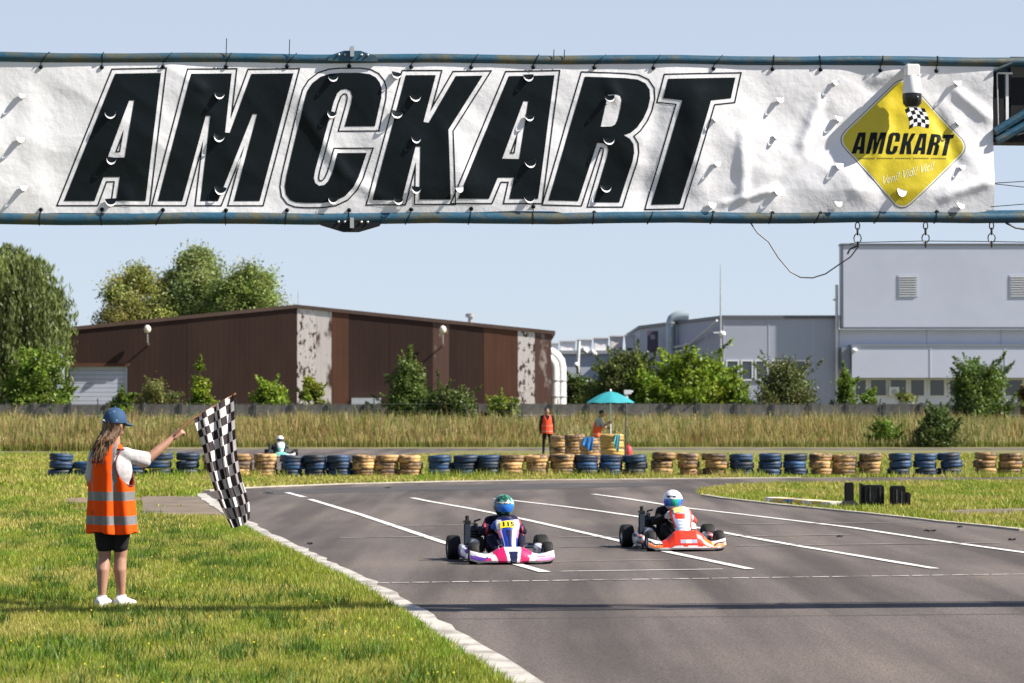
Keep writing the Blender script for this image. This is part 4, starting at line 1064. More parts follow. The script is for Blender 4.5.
def vest_loft(parent, rings, nth, holes, bands, m2, rot=0.0, name='hi_vis_vest', fold=.05, tk=.006, vee=None, vstripe=(), edge=None):
    """open garment from elliptical rings; holes(theta,z) drops faces"""
    zs = []; N = 44
    vs = []; 
    for i in range(N + 1):
        q = i / N * (len(rings) - 1); k = min(int(q), len(rings) - 2); f = q - k
        a, b = rings[k], rings[k + 1]; r = [a[j] + (b[j] - a[j]) * f for j in range(len(a))]
        zs.append(r[0])
        low = max(0, (rings[-1][0] - r[0]) / (rings[-1][0] - rings[0][0]))
        for j in range(nth):
            th = 2 * PI * j / nth
            w = 1 + fold * low ** .8 * (.45 * math.sin(5 * th + 1.3 + 2 * r[0]) + .3 * math.sin(9 * th + .4) + .9 * math.exp(-((th % (2 * PI) - 5.05) / .2) ** 2) - .7 * math.exp(-((th % (2 * PI) - 4.72) / .14) ** 2) + .7 * math.exp(-((th % (2 * PI) - 5.75) / .22) ** 2)) + .02 * noise.noise(Vector((math.cos(th) * 3, math.sin(th) * 3, r[0] * 7)))
            cy = r[4] if len(r) > 4 else 0
            ex_, ey_ = r[2] * w * math.cos(th), r[3] * w * math.sin(th)
            vs.append((r[1] + ex_ * math.cos(rot) - ey_ * math.sin(rot), cy + ex_ * math.sin(rot) + ey_ * math.cos(rot), r[0] + (.012 * math.sin(3 * th + 1) if i == 0 else 0)))
    mb = MB(); fs = []; ms = []
    for i in range(N):
        for j in range(nth):
            th = 2 * PI * (j + .5) / nth; z = (zs[i] + zs[i + 1]) / 2
            if holes(th, z): continue
            fs.append((i * nth + j, i * nth + (j + 1) % nth, (i + 1) * nth + (j + 1) % nth, (i + 1) * nth + j))
            mi = 0
            for a, b in bands:
                if a < z < b: mi = 1
            x = vs[fs[-1][0]][0]
            for (x0, x1, z0) in vstripe:
                if x0 < x < x1 and z > z0 and mi == 0: mi = 1
            ms.append(mi)
    mb.v = vs; mb.f = fs; mb.m = ms
    o = mb.build(name, m2, parent)
    s_ = o.modifiers.new('s', 'SOLIDIFY'); s_.thickness = tk; s_.offset = 1
    su = o.modifiers.new('sub', 'SUBSURF'); su.levels = 1; su.render_levels = 1
    return o
def hand(pr, wrist, d, up, L=.17, curl=.5, thumb=1):
    """palm with four curled fingers and a thumb, added to an organic body"""
    w = Vector(wrist); d = Vector(d).normalized(); up = Vector(up); up = (up - d * up.dot(d)).normalized(); side = d.cross(up).normalized()
    pr.append(('c', w, .024, w + d * L * .45, .032))
    pr.append(('c', w + side * .018, .02, w + d * L * .45 + side * .026, .018)); pr.append(('c', w - side * .018, .02, w + d * L * .45 - side * .026, .018))
    for i, (o, l) in enumerate(((-.033, .40), (-.011, .46), (.011, .44), (.033, .34))):
        b = w + d * L * .48 + side * o
        p1 = b + (d * math.cos(curl) - up * math.sin(curl)) * L * l * .45
        p2 = p1 + (d * math.cos(curl * 2.6) - up * math.sin(curl * 2.6)) * L * l * .35
        p3 = p2 + (d * math.cos(curl * 3.8) - up * math.sin(curl * 3.8)) * L * l * .25
        pr += [('c', b, .0105, p1, .0095), ('c', p1, .0095, p2, .009), ('c', p2, .009, p3, .008)]
    b = w + d * L * .15 + side * thumb * .03
    p1 = b + (d * .6 + side * thumb * .6 - up * .5).normalized() * L * .26; p2 = p1 + (d * .7 - side * thumb * .2 - up * .7).normalized() * L * .2
    pr += [('c', b, .014, p1, .012), ('c', p1, .012, p2, .0095)]

def flagger():
    g = gnd(112, 607); t = thing('person', 'person in a blue cap and orange vest waving the chequered flag on the grass', 'person', g)
    sc = F / g.y; X = lambda px: (px - 112) / sc; Z = lambda py: (607 - py) / sc
    XP = lambda px, y: (px - 512) / F * (g.y + y) - g.x
    ZP = lambda py, y: CZ - (py - 408) / F * (g.y + y)
    V3 = lambda px, y, py: Vector((XP(px, y), y, ZP(py, y)))
    pr = []
    fwd = Vector((.45, .9, 0)).normalized()
    # legs
    for hx, kx, ax, ay, yoff in ((-.075, X(104), X(102.5), -.03, 0), (.075, X(119.5), X(120.5), .05, .02)):
        hip = Vector((hx, 0, .80)); kn = Vector((kx, .02 + yoff, Z(557))); an = Vector((ax, ay, .085))
        cf = kn.lerp(an, .33) + Vector((-.004, -.02, 0))
        pr += [('c', hip, .088, kn, .054), ('c', kn, .052, cf, .056), ('c', cf, .055, an, .032), ('c', an, .033, an + Vector((0, 0, -.06)), .032), ('c', an + Vector((0, 0, -.055)), .03, an + fwd * .15 + Vector((0, 0, -.06)), .026)]
    pr += [('e', (0, 0, .84), (.155, .115, .13)), ('e', (0, 0, .98), (.135, .10, .16)), ('e', (0, 0, 1.15), (.155, .11, .18)), ('c', (-.12, 0, 1.285), .055, (.11, 0, 1.285), .055)]
    pr += [('c', (.012, .0, 1.28), .05, (.015, .015, 1.42), .046)]
    H = Vector((.015, .025, 1.545))
    hf = Vector((.75, .66, 0)).normalized()      # looks towards the track
    pr += [('e', H, (.077, .083, .105)), ('e', H + hf * .03 + Vector((0, 0, -.055)), (.055, .055, .055)), ('e', H + hf * .088 + Vector((0, 0, -.02)), (.014, .014, .022))]
    sd_ = hf.cross(Vector((0, 0, 1)))
    for s_ in (-1, 1): pr.append(('e', H + sd_ * .08 * s_ + Vector((0, 0, -.012)), (.02, .02, .03)))
    # right arm raised with the flag, left arm folded in front
    sh = Vector((.125, .0, 1.285)); el = V3(149, .10, 458); wr = V3(174, .20, 437)
    pr += [('c', sh, .052, el, .041), ('c', el, .041, el.lerp(wr, .35), .040), ('c', el.lerp(wr, .35), .040, wr, .025)]
    hd = (V3(186, .24, 427) - wr).normalized()
    hand(pr, wr, hd, Vector((0, -.5, 1)), L=.155, curl=.75, thumb=-1)
    pr += [('c', (-.14, 0, 1.28), .05, (-.19, .05, 1.04), .04), ('c', (-.19, .05, 1.04), .04, (-.06, .2, .98), .027)]
    hand(pr, (-.06, .2, .98), (1, .15, -.1), (0, .6, .8), L=.155, curl=.4)
    organic('body', pr, .007, skin, t, smooth=4)
    face(t, H, .083, hf)
    # shoes
    sw = mat('white shoe', (.55, .54, .56), .6, scale=30, col2=(.45, .45, .5), lo=.55, hi=.65)
    for ax, ay in ((X(102.5), -.03), (X(120.5), .05)):
        a = Vector((ax, ay, 0)); mb = MB(); rings = []
        sd2 = Vector((-fwd.y, fwd.x, 0))
        for u, w, h0 in ((-.07, .03, .06), (-.05, .042, .085), (.0, .045, .095), (.06, .045, .075), (.12, .048, .055), (.165, .042, .045), (.19, .02, .03)):
            rings.append([tuple(a + fwd * u + sd2 * w * math.cos(q) + Vector((0, 0, .005 + max(0, h0 * (.45 + .55 * math.sin(q))) if math.sin(q) > -.5 else .0))) for q in [2 * PI * k / 14 for k in range(14)]])
        mb.loft(rings); sh_ = mb.build('shoe', sw, t)
        mb = MB(); mb.lathe([(.036, .085), (.042, .085), (.041, .10), (.036, .10)], (ax, ay, 0), n=14, closed=True); mb.build('sock', mat('white sock', (.7, .7, .7), .8), sh_)
    # shorts
    pr = [('e', (0, 0, .83), (.168, .128, .14)), ('c', (-.08, 0, .80), .096, (X(104) - .0, .012, Z(546)), .072), ('c', (.08, 0, .80), .096, (X(119.3), .025, Z(546)), .072)]
    organic('shorts', pr, .009, blackc, t, smooth=3)
    # t-shirt
    wsh = mat('white t-shirt', (.40, .385, .40), .8, scale=8, var=.1, bump=.5, bscale=14)
    se = sh.lerp(el, .86)
    pr = [('e', (0, 0, .98), (.15, .112, .2)), ('e', (0, 0, 1.15), (.17, .122, .185)), ('c', (-.125, 0, 1.285), .066, (.115, 0, 1.285), .066), ('c', sh + Vector((0, 0, -.01)), .055, se + Vector((-.01, 0, -.03)), .057), ('c', sh, .056, se, .052),
          ('c', (-.14, 0, 1.28), .065, (-.18, .035, 1.10), .06)]
    organic('t_shirt', pr, .009, wsh, t, smooth=4)
    # vest
    rings = [(.625, X(113), .215, .16), (.76, X(112), .208, .155), (.9, X(111.5), .2, .15), (1.04, X(111), .198, .146), (1.14, X(110.5), .192, .142), (1.24, X(109), .172, .128), (1.30, X(109), .150, .105), (1.348, X(110), .105, .08), (1.372, X(112), .066, .062)]
    VR = -.50
    def holes(th, z):
        if 1.02 < z < 1.335:
            d = (th + PI) % (2 * PI) - PI
            w = .80 * math.sqrt(max(0, 1 - ((z - 1.2) / .19) ** 2))
            if abs(d) < w: return True
            d2 = (th) % (2 * PI) - PI
            if abs(d2) < w * .75 and z > 1.1: return True
        return False
    v = vest_loft(t, rings, 96, holes, ((Z(500), Z(491)), (Z(523.5), Z(514.5))), [orange, reflect], vstripe=((X(113.2), X(118), Z(492)), (X(91.5), X(93.5), Z(492))), fold=.19, rot=VR)
    # dark binding round the armhole and worn lettering across the shoulders
    inkm = mat('dark red print', (.12, .012, .006), .8)
    mb = MB()
    def vest_pt(x, z, off=.012):
        r = [lerp_tab([(q[0], q[k]) for q in rings], z) for k in range(4)]
        c = max(-.999, min(.999, (x - r[1]) / r[2])); return Vector((x, -(r[3] + .03) * math.sqrt(1 - c * c) * 1.02 - off, z))
    for y0, segs_ in ((456.0, ((98, 101), (101.6, 104), (104.6, 109))), (459.6, ((95.5, 98), (98.5, 101.5), (102, 105.5))), (463.6, ((93.5, 95.6), (96, 98), (98.6, 100.2), (100.8, 102.6), (103.2, 105.2), (105.6, 107.8)))):
        for a, b in segs_:
            hgt = 1.7 if y0 < 460 else 2.4
            p = [vest_pt(X(a), Z(y0)), vest_pt(X(b), Z(y0 - .25)), vest_pt(X(b), Z(y0 - .25 - hgt)), vest_pt(X(a), Z(y0 - hgt))]
            mb.add(p, [(0, 1, 2, 3)])
    mb.build('vest_lettering', inkm, v, smooth=False)
    bind = []
    for k in range(40):
        q = 2 * PI * k / 40; z = 1.178 + .155 * math.sin(q); w = .80 * math.cos(q)
        r = [lerp_tab([(e[0], e[i]) for e in rings], z) for i in range(4)]
        ex_, ey_ = r[2] * 1.05 * math.cos(w), r[3] * 1.05 * math.sin(w)
        bind.append((r[1] + ex_ * math.cos(VR) - ey_ * math.sin(VR), ex_ * math.sin(VR) + ey_ * math.cos(VR), z))
    mb = MB(); mb.tube(bind + [bind[0]], .0075, 6, caps=False); mb.build('vest_binding', mat('dark binding', (.10, .012, .015), .8), v)
    # hair
    hm = mat('brown hair', (.045, .022, .011), .55, scale=40, col2=(.20, .11, .05), lo=.45, hi=.65, stretch=(1, 1, .12), bump=.8, bscale=60)
    mb = MB(); back = -hf
    path = [(H + back * .012 + Vector((0, 0, .03)), .088, .098), (H + back * .025 + Vector((0, 0, -.05)), .088, .085), (Vector((-.04, -.055, 1.42)), .080, .06), (Vector((-.07, -.10, 1.36)), .072, .045), (Vector((-.09, -.125, 1.31)), .055, .03), (Vector((-.10, -.135, 1.275)), .035, .018), (Vector((-.105, -.138, 1.25)), .010, .008)]
    rings2 = []
    for k in range(25):
        q = k / 24 * (len(path) - 1); i = min(int(q), len(path) - 2); f = q - i
        c = path[i][0].lerp(path[i + 1][0], f); a = path[i][1] + (path[i + 1][1] - path[i][1]) * f; b = path[i][2] + (path[i + 1][2] - path[i][2]) * f
        rings2.append([(c.x + a * math.cos(h) * (1 + .07 * math.sin(h * 7 + k * .25) + .05 * math.sin(h * 13)), c.y + b * math.sin(h) * (1 + .1 * math.sin(h * 9 + k * .2)), c.z) for h in [2 * PI * e / 40 for e in range(40)]])
    mb.loft(rings2); mb.build('hair', hm, t)
    mb = MB()
    for k in range(34):      # loose strands
        a0 = random.uniform(-.09, .05); p0 = Vector((a0, -.075, 1.45)); e = Vector((a0 * 1.0 - .07 + random.uniform(-.04, .04), -.15 + random.uniform(-.02, .01), random.uniform(1.19, 1.36)))
        mb.tube([p0, p0.lerp(e, .5) + Vector((random.uniform(-.02, .02), -.035, .02)), e], [.006, .007, .002], 5)
    mb.build('hair_strand', hm, t)
    # cap with brim and strap
    capm = mat('blue cap cloth', (.008, .042, .11), .8, scale=9, col2=(.16, .30, .44), lo=.57, hi=.60)
    mb = MB(); vs = []; n = 28; fs = []
    cc = H + Vector((0, -.004, .015))
    for j in range(9):
        ph = (PI / 2 + .12) * (j / 8)
        for k in range(n): a = 2 * PI * k / n; vs.append((cc.x + .103 * math.sin(ph) * math.cos(a), cc.y + .108 * math.sin(ph) * math.sin(a), cc.z + .118 * math.cos(ph) + .008))
    fs = [(j * n + k, j * n + (k + 1) % n, (j + 1) * n + (k + 1) % n, (j + 1) * n + k) for j in range(8) for k in range(n)]
    mb.add(vs, fs); mb.ell(cc + Vector((0, 0, .128)), (.012, .012, .007), 8, 6); cp = mb.build('cap', capm, t)
    mb = MB(); vs = []; m_ = 14
    for r_, dz in ((.095, .0), (.135, -.012), (.168, -.03)):
        for k in range(m_ + 1):
            q = -1.0 + 2.0 * k / m_; d = Vector((hf.x * math.cos(q) - hf.y * math.sin(q), hf.x * math.sin(q) + hf.y * math.cos(q), 0)); rr = .095 + (r_ - .095) * math.cos(q * 1.35)
            vs.append(cc + d * rr + Vector((0, 0, .0 + dz * math.cos(q))))
    mb.add(vs, [(j * (m_ + 1) + k, j * (m_ + 1) + k + 1, (j + 1) * (m_ + 1) + k + 1, (j + 1) * (m_ + 1) + k) for j in range(2) for k in range(m_)])
    br = mb.build('cap_brim', mat('blue brim', (.012, .05, .13), .8), cp); s_ = br.modifiers.new('s', 'SOLIDIFY'); s_.thickness = .006
    mb = MB(); b0 = cc + back * .11; mb.tube([b0 + Vector((-.03, 0, -.01)), b0 + Vector((.0, -.012, .02)), b0 + Vector((.035, .0, -.012)), b0 + Vector((.03, -.004, -.045))], .005, 6); mb.build('cap_strap', mat('white strap', (.7, .7, .7), .6), cp)
    # ---------------- flag
    ft = thing('checkered_flag', 'black and white chequered flag on a short wooden pole held out by the girl', 'flag', tuple(g))
    L = [(193.5, 418), (198, 432), (203, 448), (208, 468), (214, 488), (221, 506), (231.5, 527.5)]
    Rr = [(233.5, 394), (234.5, 412), (235.5, 432), (237.5, 455), (242, 478), (249, 500), (250.5, 518)]
    nu, nv = 60, 78; mb = MB(); vs = []; uvs = []
    def poly(tab, v):
        q = v * (len(tab) - 1); i = min(int(q), len(tab) - 2); f = q - i
        p = [tab[max(i - 1, 0)], tab[i], tab[i + 1], tab[min(i + 2, len(tab) - 1)]]
        return [.5 * ((2 * p[1][k]) + (-p[0][k] + p[2][k]) * f + (2 * p[0][k] - 5 * p[1][k] + 4 * p[2][k] - p[3][k]) * f * f + (-p[0][k] + 3 * p[1][k] - 3 * p[2][k] + p[3][k]) * f ** 3) for k in (0, 1)]
    for j in range(nv + 1):
        v = j / nv; a = poly(L, v); b = poly(Rr, v)
        for i in range(nu + 1):
            u = i / nu
            ue = u + .055 * math.sin(u * 2 * PI * 2.5 + v * 1.8 + .5) * math.sin(PI * u)
            px = a[0] + (b[0] - a[0]) * ue; py = a[1] + (b[1] - a[1]) * ue + 3 * math.sin(PI * u) * v
            y = .25 + (.012 + .055 * min(1, v * 2.2)) * math.sin(u * 2 * PI * 2.5 + v * 2.6) + .05 * v * math.sin(3 * u + 2 * v) + .12 * u
            vs.append((XP(px, y), y, ZP(py, y))); uvs.append((u * 9, v * 13))
    fs = [(j * (nu + 1) + i, j * (nu + 1) + i + 1, (j + 1) * (nu + 1) + i + 1, (j + 1) * (nu + 1) + i) for j in range(nv) for i in range(nu)]
    fm = bpy.data.materials.new('chequered cloth'); fm.use_nodes = True; n_ = fm.node_tree.nodes; l_ = fm.node_tree.links
    ck = n_.new('ShaderNodeTexChecker'); ck.inputs['Scale'].default_value = 1; ck.inputs['Color1'].default_value = (.70, .655, .66, 1); ck.inputs['Color2'].default_value = (.022, .014, .019, 1)
    uvn = n_.new('ShaderNodeUVMap'); l_.new(uvn.outputs[0], ck.inputs[0]); b_ = n_['Principled BSDF']; l_.new(ck.outputs[0], b_.inputs[0]); b_.inputs['Roughness'].default_value = .7
    tr = n_.new('ShaderNodeBsdfTranslucent'); l_.new(ck.outputs[0], tr.inputs[0]); ms = n_.new('ShaderNodeMixShader'); ms.inputs[0].default_value = .3
    l_.new(b_.outputs[0], ms.inputs[1]); l_.new(tr.outputs[0], ms.inputs[2]); l_.new(ms.outputs[0], n_['Material Output'].inputs[0])
    me = bpy.data.meshes.new('flag_cloth'); me.from_pydata(vs, [], fs); me.materials.append(fm)
    uv = me.uv_layers.new(name='UVMap')
    for lp in me.loops: uv.data[lp.index].uv = (uvs[lp.vertex_index][0] + .001, uvs[lp.vertex_index][1] + .001)
    me.polygons.foreach_set('use_smooth', [True] * len(me.polygons)); link('flag_cloth', me, ft)
    mb = MB(); mb.tube([V3(175.5, .175, 434.8), V3(184, .205, 426.2), V3(194, .255, 418.2), V3(234.5, .39, 394.4)], .0095, 8); mb.ell(V3(235, .392, 394.0), .011, 8, 6)
    mb.build('flag_pole', mat('wooden pole', (.20, .085, .035), .6, var=.3, scale=10), ft)
flagger()

def marshal1():
    Y = 95.0; A = at(547, 408, Y); t = thing('person', 'marshal in an orange vest and dark clothes standing upright left of the tyre stacks', 'person', (A.x, Y, 0), .1)
    h = A.z; k = h / 1.72; pr = []
    S_ = lambda *v: Vector(v) * k
    for s_ in (-1, 1):
        pr += [('c', S_(.09 * s_, 0, .9), .09 * k, S_(.115 * s_, -.01, .48), .06 * k), ('c', S_(.115 * s_, -.01, .48), .058 * k, S_(.135 * s_, 0, .09), .042 * k), ('c', S_(.135 * s_, 0, .05), .04 * k, S_(.155 * s_, -.16, .035), .033 * k)]
        pr += [('c', S_(.19 * s_, 0, 1.40), .06 * k, S_(.245 * s_, .02, 1.12), .047 * k), ('c', S_(.245 * s_, .02, 1.12), .045 * k, S_(.25 * s_, -.05, .86), .032 * k)]
        hand(pr, S_(.25 * s_, -.05, .86), (0, -.15, -1), (s_, 0, 0), L=.17, curl=.3, thumb=1 if s_ > 0 else -1)
    pr += [('e', S_(0, 0, .95), (.16 * k, .12 * k, .15 * k)), ('e', S_(0, 0, 1.2), (.17 * k, .12 * k, .25 * k)), ('c', S_(-.16, 0, 1.40), .065 * k, S_(.16, 0, 1.40), .065 * k), ('c', S_(0, 0, 1.4), .058 * k, S_(0, -.015, 1.54), .054 * k)]
    H = S_(0, -.03, 1.61); pr += [('e', H, (.075 * k, .09 * k, .108 * k)), ('e', H + Vector((0, -.09, -.015)), (.014, .018, .022)), ('e', H + Vector((.075, 0, -.01)), (.014, .02, .03)), ('e', H + Vector((-.075, 0, -.01)), (.014, .02, .03))]
    def mf(c, n):
        if c.z > 1.455 * k: return 0
        if c.z < .82 * k and abs(c.x) > .2 * k: return 0
        return 1
    organic('body', pr, .011, [skin_d, blackc], t, mf, smooth=3); face(t, H, .088, (0, -1, 0))
    mb = MB(); mb.ell(H + Vector((0, .015, .035)), (.083, .09, .085), 14, 10); mb.build('hair', hairdark, t)
    rings = [(.80 * k, 0, .205, .15), (.95 * k, 0, .20, .148), (1.15 * k, 0, .195, .145), (1.3 * k, 0, .19, .14), (1.4 * k, 0, .165, .115), (1.46 * k, 0, .11, .085)]
    def holes(th, z):
        d = (th + PI) % (2 * PI) - PI
        if z > 1.16 * k and z < 1.43 * k and (abs(d) < .6 or abs(abs(d) - PI) < .6): return True
        if z > 1.28 * k and abs(d + PI / 2) < (z / k - 1.27) * 3.6: return True
        return False
    vest_loft(t, rings, 64, holes, ((.86 * k, .91 * k), (1.06 * k, 1.1 * k)), [mat('red orange vest', (.78, .07, .018), .75, trans=.1), mat('dull tape', (.55, .22, .14), .5)], fold=.03)
marshal1()
def marshal2():
    Y = 88.0; A = at(602, 410, Y); t = thing('person', 'marshal in a grey shirt and orange vest gripping the parasol pole', 'person', (at(597, 0, Y).x, Y, 0))
    h = A.z; k = h / 1.60; V3 = lambda x, y, z: Vector((x * k, y * k, z * k)); pr = []
    px = (at(610.5, 0, Y).x - at(597, 0, Y).x) / k
    for s_ in (-1, 1):
        pr += [('c', V3(-.02, .09 * s_, .86), .09 * k, V3(.07, .1 * s_, .46), .06 * k), ('c', V3(.07, .1 * s_, .46), .058 * k, V3(-.02, .11 * s_, .09), .042 * k), ('c', V3(-.02, .11 * s_, .05), .04 * k, V3(.15, .12 * s_, .035), .033 * k)]
        el = V3(.25, .14 * s_ - .02, 1.06 + .03 * s_); wr = V3(px - .10, .0 + .03 * s_, 1.10 - .09 * s_)
        pr += [('c', V3(.07, .17 * s_, 1.28), .06 * k, el, .046 * k), ('c', el, .044 * k, wr, .03 * k)]
        hand(pr, wr, (1, 0, .1), (0, -s_, .2), L=.17, curl=.7, thumb=1)
    pr += [('e', V3(-.02, 0, .92), (.125 * k, .155 * k, .14 * k)), ('c', V3(-.01, 0, .95), .13 * k, V3(.05, 0, 1.2), .14 * k), ('c', V3(.06, -.14, 1.29), .065 * k, V3(.06, .14, 1.29), .065 * k), ('c', V3(.07, 0, 1.3), .056 * k, V3(.12, 0, 1.43), .053 * k)]
    H = V3(.15, -.01, 1.485); pr += [('e', H, (.09 * k, .076 * k, .105 * k)), ('e', H + Vector((.09, 0, -.02)), (.018, .014, .02)), ('e', H + Vector((0, -.075, -.01)), (.02, .014, .03)), ('e', H + Vector((0, .075, -.01)), (.02, .014, .03))]
    def mf(c, n):
        if c.z > 1.36 * k: return 0
        if c.x > .20 * k and c.z < 1.23 * k: return 0
        if c.z < .84 * k: return 2
        return 1
    organic('body', pr, .011, [skin_d, mat('grey shirt', (.34, .33, .35), .8), blackc], t, mf, smooth=3); face(t, H, .088, (1, 0, 0))
    mb = MB(); mb.ell(H + Vector((-.015, 0, .035)), (.092, .085, .085), 14, 10); mb.build('hair', hairdark, t)
    rings = [(.74 * k, -.02 * k, .15, .19), (.88 * k, -.015 * k, .155, .19), (1.03 * k, .01 * k, .16, .185), (1.15 * k, .04 * k, .16, .18), (1.2 * k, .05 * k, .16, .175)]
    vest_loft(t, rings, 64, lambda th, z: z > 1.06 * k and abs((th % PI) - PI / 2) < .7, ((.8 * k, .84 * k),), [mat('orange vest cloth', (.80, .10, .02), .75, trans=.1), mat('dull tape strip', (.55, .25, .14), .5)], fold=.03)
marshal2()
#__PART4__
# ================================================================== GANTRY AND BANNER
GA = math.radians(6.0)
GD = Vector((math.cos(GA), math.sin(GA), 0)); GN = Vector((math.sin(GA), -math.cos(GA), 0)); G0 = Vector((0, 21.3, 0))
def gp(px, py, off=0.0):
    r = Vector(ray(px, py)); o = Vector((0, 0, CZ)); p0 = G0 + GN * off
    k = (p0 - o).dot(GN) / r.dot(GN); p = o + r * k
    return ((p - p0).dot(GD), p.z)
def gw(u, z, off=0.0): return G0 + GD * u + GN * off + Vector((0, 0, z))
tubem = mat('weathered blue steel', (0.006, 0.058, 0.105), 0.5, scale=6, col2=(0.075, 0.07, 0.035), lo=0.46, hi=0.66, bump=.25, bscale=20, stretch=(.6, 1, 1))
darkm = mat('dark steel', (.005, .006, .008), .6, var=.4, scale=6, spec=.25)
gan = thing('gantry', 'blue painted steel gantry beam spanning the track above the karts', 'gantry', (0, 0, 0))
slope = (gp(1010, 62.0)[1] - gp(10, 57.5)[1]) / (gp(1010, 62)[0] - gp(10, 57.5)[0])
zt0 = gp(512, 59.5)[1]; zb0 = gp(512, 218.0)[1]
UT = lambda u: zt0 + slope * u
UB = lambda u: zb0 + (gp(1010, 217)[1] - gp(10, 219)[1]) / (gp(1010, 217)[0] - gp(10, 219)[0]) * u
U0, U1 = -6.4, 12.9
def tubeline(f, off, r, name):
    mb = MB(); mb.tube([gw(U0 + (U1 - U0) * i / 40, f(U0 + (U1 - U0) * i / 40) + .006 * math.sin(i * 1.7), off) for i in range(41)], r, 14); return mb.build(name, tubem, gan)
tubeline(UT, 0, .038, 'top_tube'); tubeline(UB, 0, .046, 'bottom_tube')
tubeline(lambda u: UT(u) - .05, -.16, .034, 'rear_tube'); tubeline(lambda u: UB(u) + .03, -.16, .04, 'rear_tube')
k = 0; u = U0 + .3
while u < U1 - .9:
    if 3.0 < u < 5.2: u += .95; k += 1; continue
    mb = MB(); a, b = (UB, UT) if k % 2 else (UT, UB)
    mb.tube([gw(u, a(u), -.13), gw(u + .95, b(u + .95), -.13)], .016, 8); mb.build('lattice_bar', darkm, gan)
    u += .95; k += 1
for u in np.arange(U0 + .3, U1, 1.9):
    mb = MB(); mb.tube([gw(u, UT(u), .0), gw(u, UT(u) - .05, -.16)], .014, 6); mb.tube([gw(u, UB(u), .0), gw(u, UB(u) + .03, -.16)], .014, 6); mb.build('cross_bar', darkm, gan)
for u in (U0 + .15, U1 - .15):
    for off in (0, -.16):
        mb = MB(); mb.tube([gw(u, -.05, off), gw(u, UT(u), off)], .055, 12); mb.build('leg', tubem, gan)
    mb = MB(); mb.box(gw(u, .01, -.08), (.5, .6, .03), 0, GA); mb.build('base_plate', darkm, gan)
# bolted joint plates
uj = gp(353, 60)[0]
def jplate(f, pts, name):
    mb = MB(); z0 = f(uj); c = 1 / (F / 22.0)
    for y0, y1 in ((.02, .05), (-.06, -.03)):
        vs = [gw(uj + x * c, z0 + z * c, y) for y in (y0, y1) for x, z in pts]; n = len(pts)
        mb.add(vs, [tuple(range(n)), tuple(range(2 * n - 1, n - 1, -1))] + [((i + 1) % n, i, n + i, n + (i + 1) % n) for i in range(n)])
    o = mb.build(name, darkm if f is UB else tubem, gan, smooth=False)
    mb = MB(); mb.box(gw(uj - .01, z0 + (6 if f is UT else -5) * c, 0), (.03, .16, 10 * c), 0, GA)
    for x in (-14, -8, 8, 14): mb.ell(gw(uj + x * c, z0 + (3 if f is UT else -4) * c, .055), .011, 8, 6)
    mb.build('flange', metal, o)
jplate(UT, [(-25, -3), (-23, 2), (-9, 7), (7, 7), (22, 2), (24, -3)], 'joint_plate')
jplate(UB, [(-31, -4), (-31, -6.5), (-9, -13), (6, -13), (26, -7), (28, -4)], 'joint_plate')

# --- banner cloth
top_px = [(-140, 62), (0, 62.5), (110, 63), (330, 61.5), (440, 63), (512, 62.5), (640, 63.5), (770, 64.8), (900, 66), (993, 67)]
bot_px = [(-140, 215), (0, 214.5), (60, 213), (200, 214), (360, 214), (470, 212.5), (545, 210), (580, 216), (640, 217.5), (700, 216.5), (800, 217), (900, 218), (960, 214.5), (993, 210.5)]
BL = gp(-140, 140)[0]; BR = gp(993, 140)[0]
def creases(u, z):
    v = 0
    # slack folds that run down from the top corner ties to the lower right
    for (ua, za, ub, zb, w, a) in CR:
        d = Vector((ub - ua, zb - za)); L = d.length; d /= L; p = Vector((u - ua, z - za)); s = p.dot(d); t = p.x * -d.y + p.y * d.x
        if -w < s < L + w: v += a * math.exp(-(t / w) ** 2) * min(1, max(0, (s + w) / (2 * w))) * min(1, max(0, (L + w - s) / (2 * w)))
    return v
CR = []
def cr(x0, y0, x1, y1, w, a):
    p, q = gp(x0, y0), gp(x1, y1); CR.append((p[0], p[1], q[0], q[1], w, a))
for c in ((303, 112, 345, 175, .05, .026), (345, 175, 405, 215, .055, .024), (605, 75, 618, 102, .055, .025), (165, 62, 205, 90, .05, .03), (690, 85, 700, 205, .10, .03), (660, 100, 640, 210, .09, -.03),
          (742, 130, 742, 205, .05, .035), (720, 205, 775, 190, .03, .04), (775, 190, 850, 130, .06, -.035), (820, 100, 800, 150, .05, .04), (845, 165, 862, 205, .10, .06), (870, 80, 905, 70, .05, .04),
          (955, 90, 990, 120, .05, .035), (940, 200, 990, 180, .05, .045), (890, 85, 868, 200, .07, .03), (935, 110, 960, 170, .06, -.03), (440, 120, 470, 200, .10, .025), (125, 190, 130, 210, .05, .03), (25, 75, 40, 210, .12, .02)):
    cr(*c)
EU0 = gp(41, 66)[0]; EUS = gp(102, 66)[0] - EU0
EY = [-80, -20, 41, 102, 163, 226, 287, 349, 411, 471, 533, 594, 653, 713, 772, 820, 880, 936]
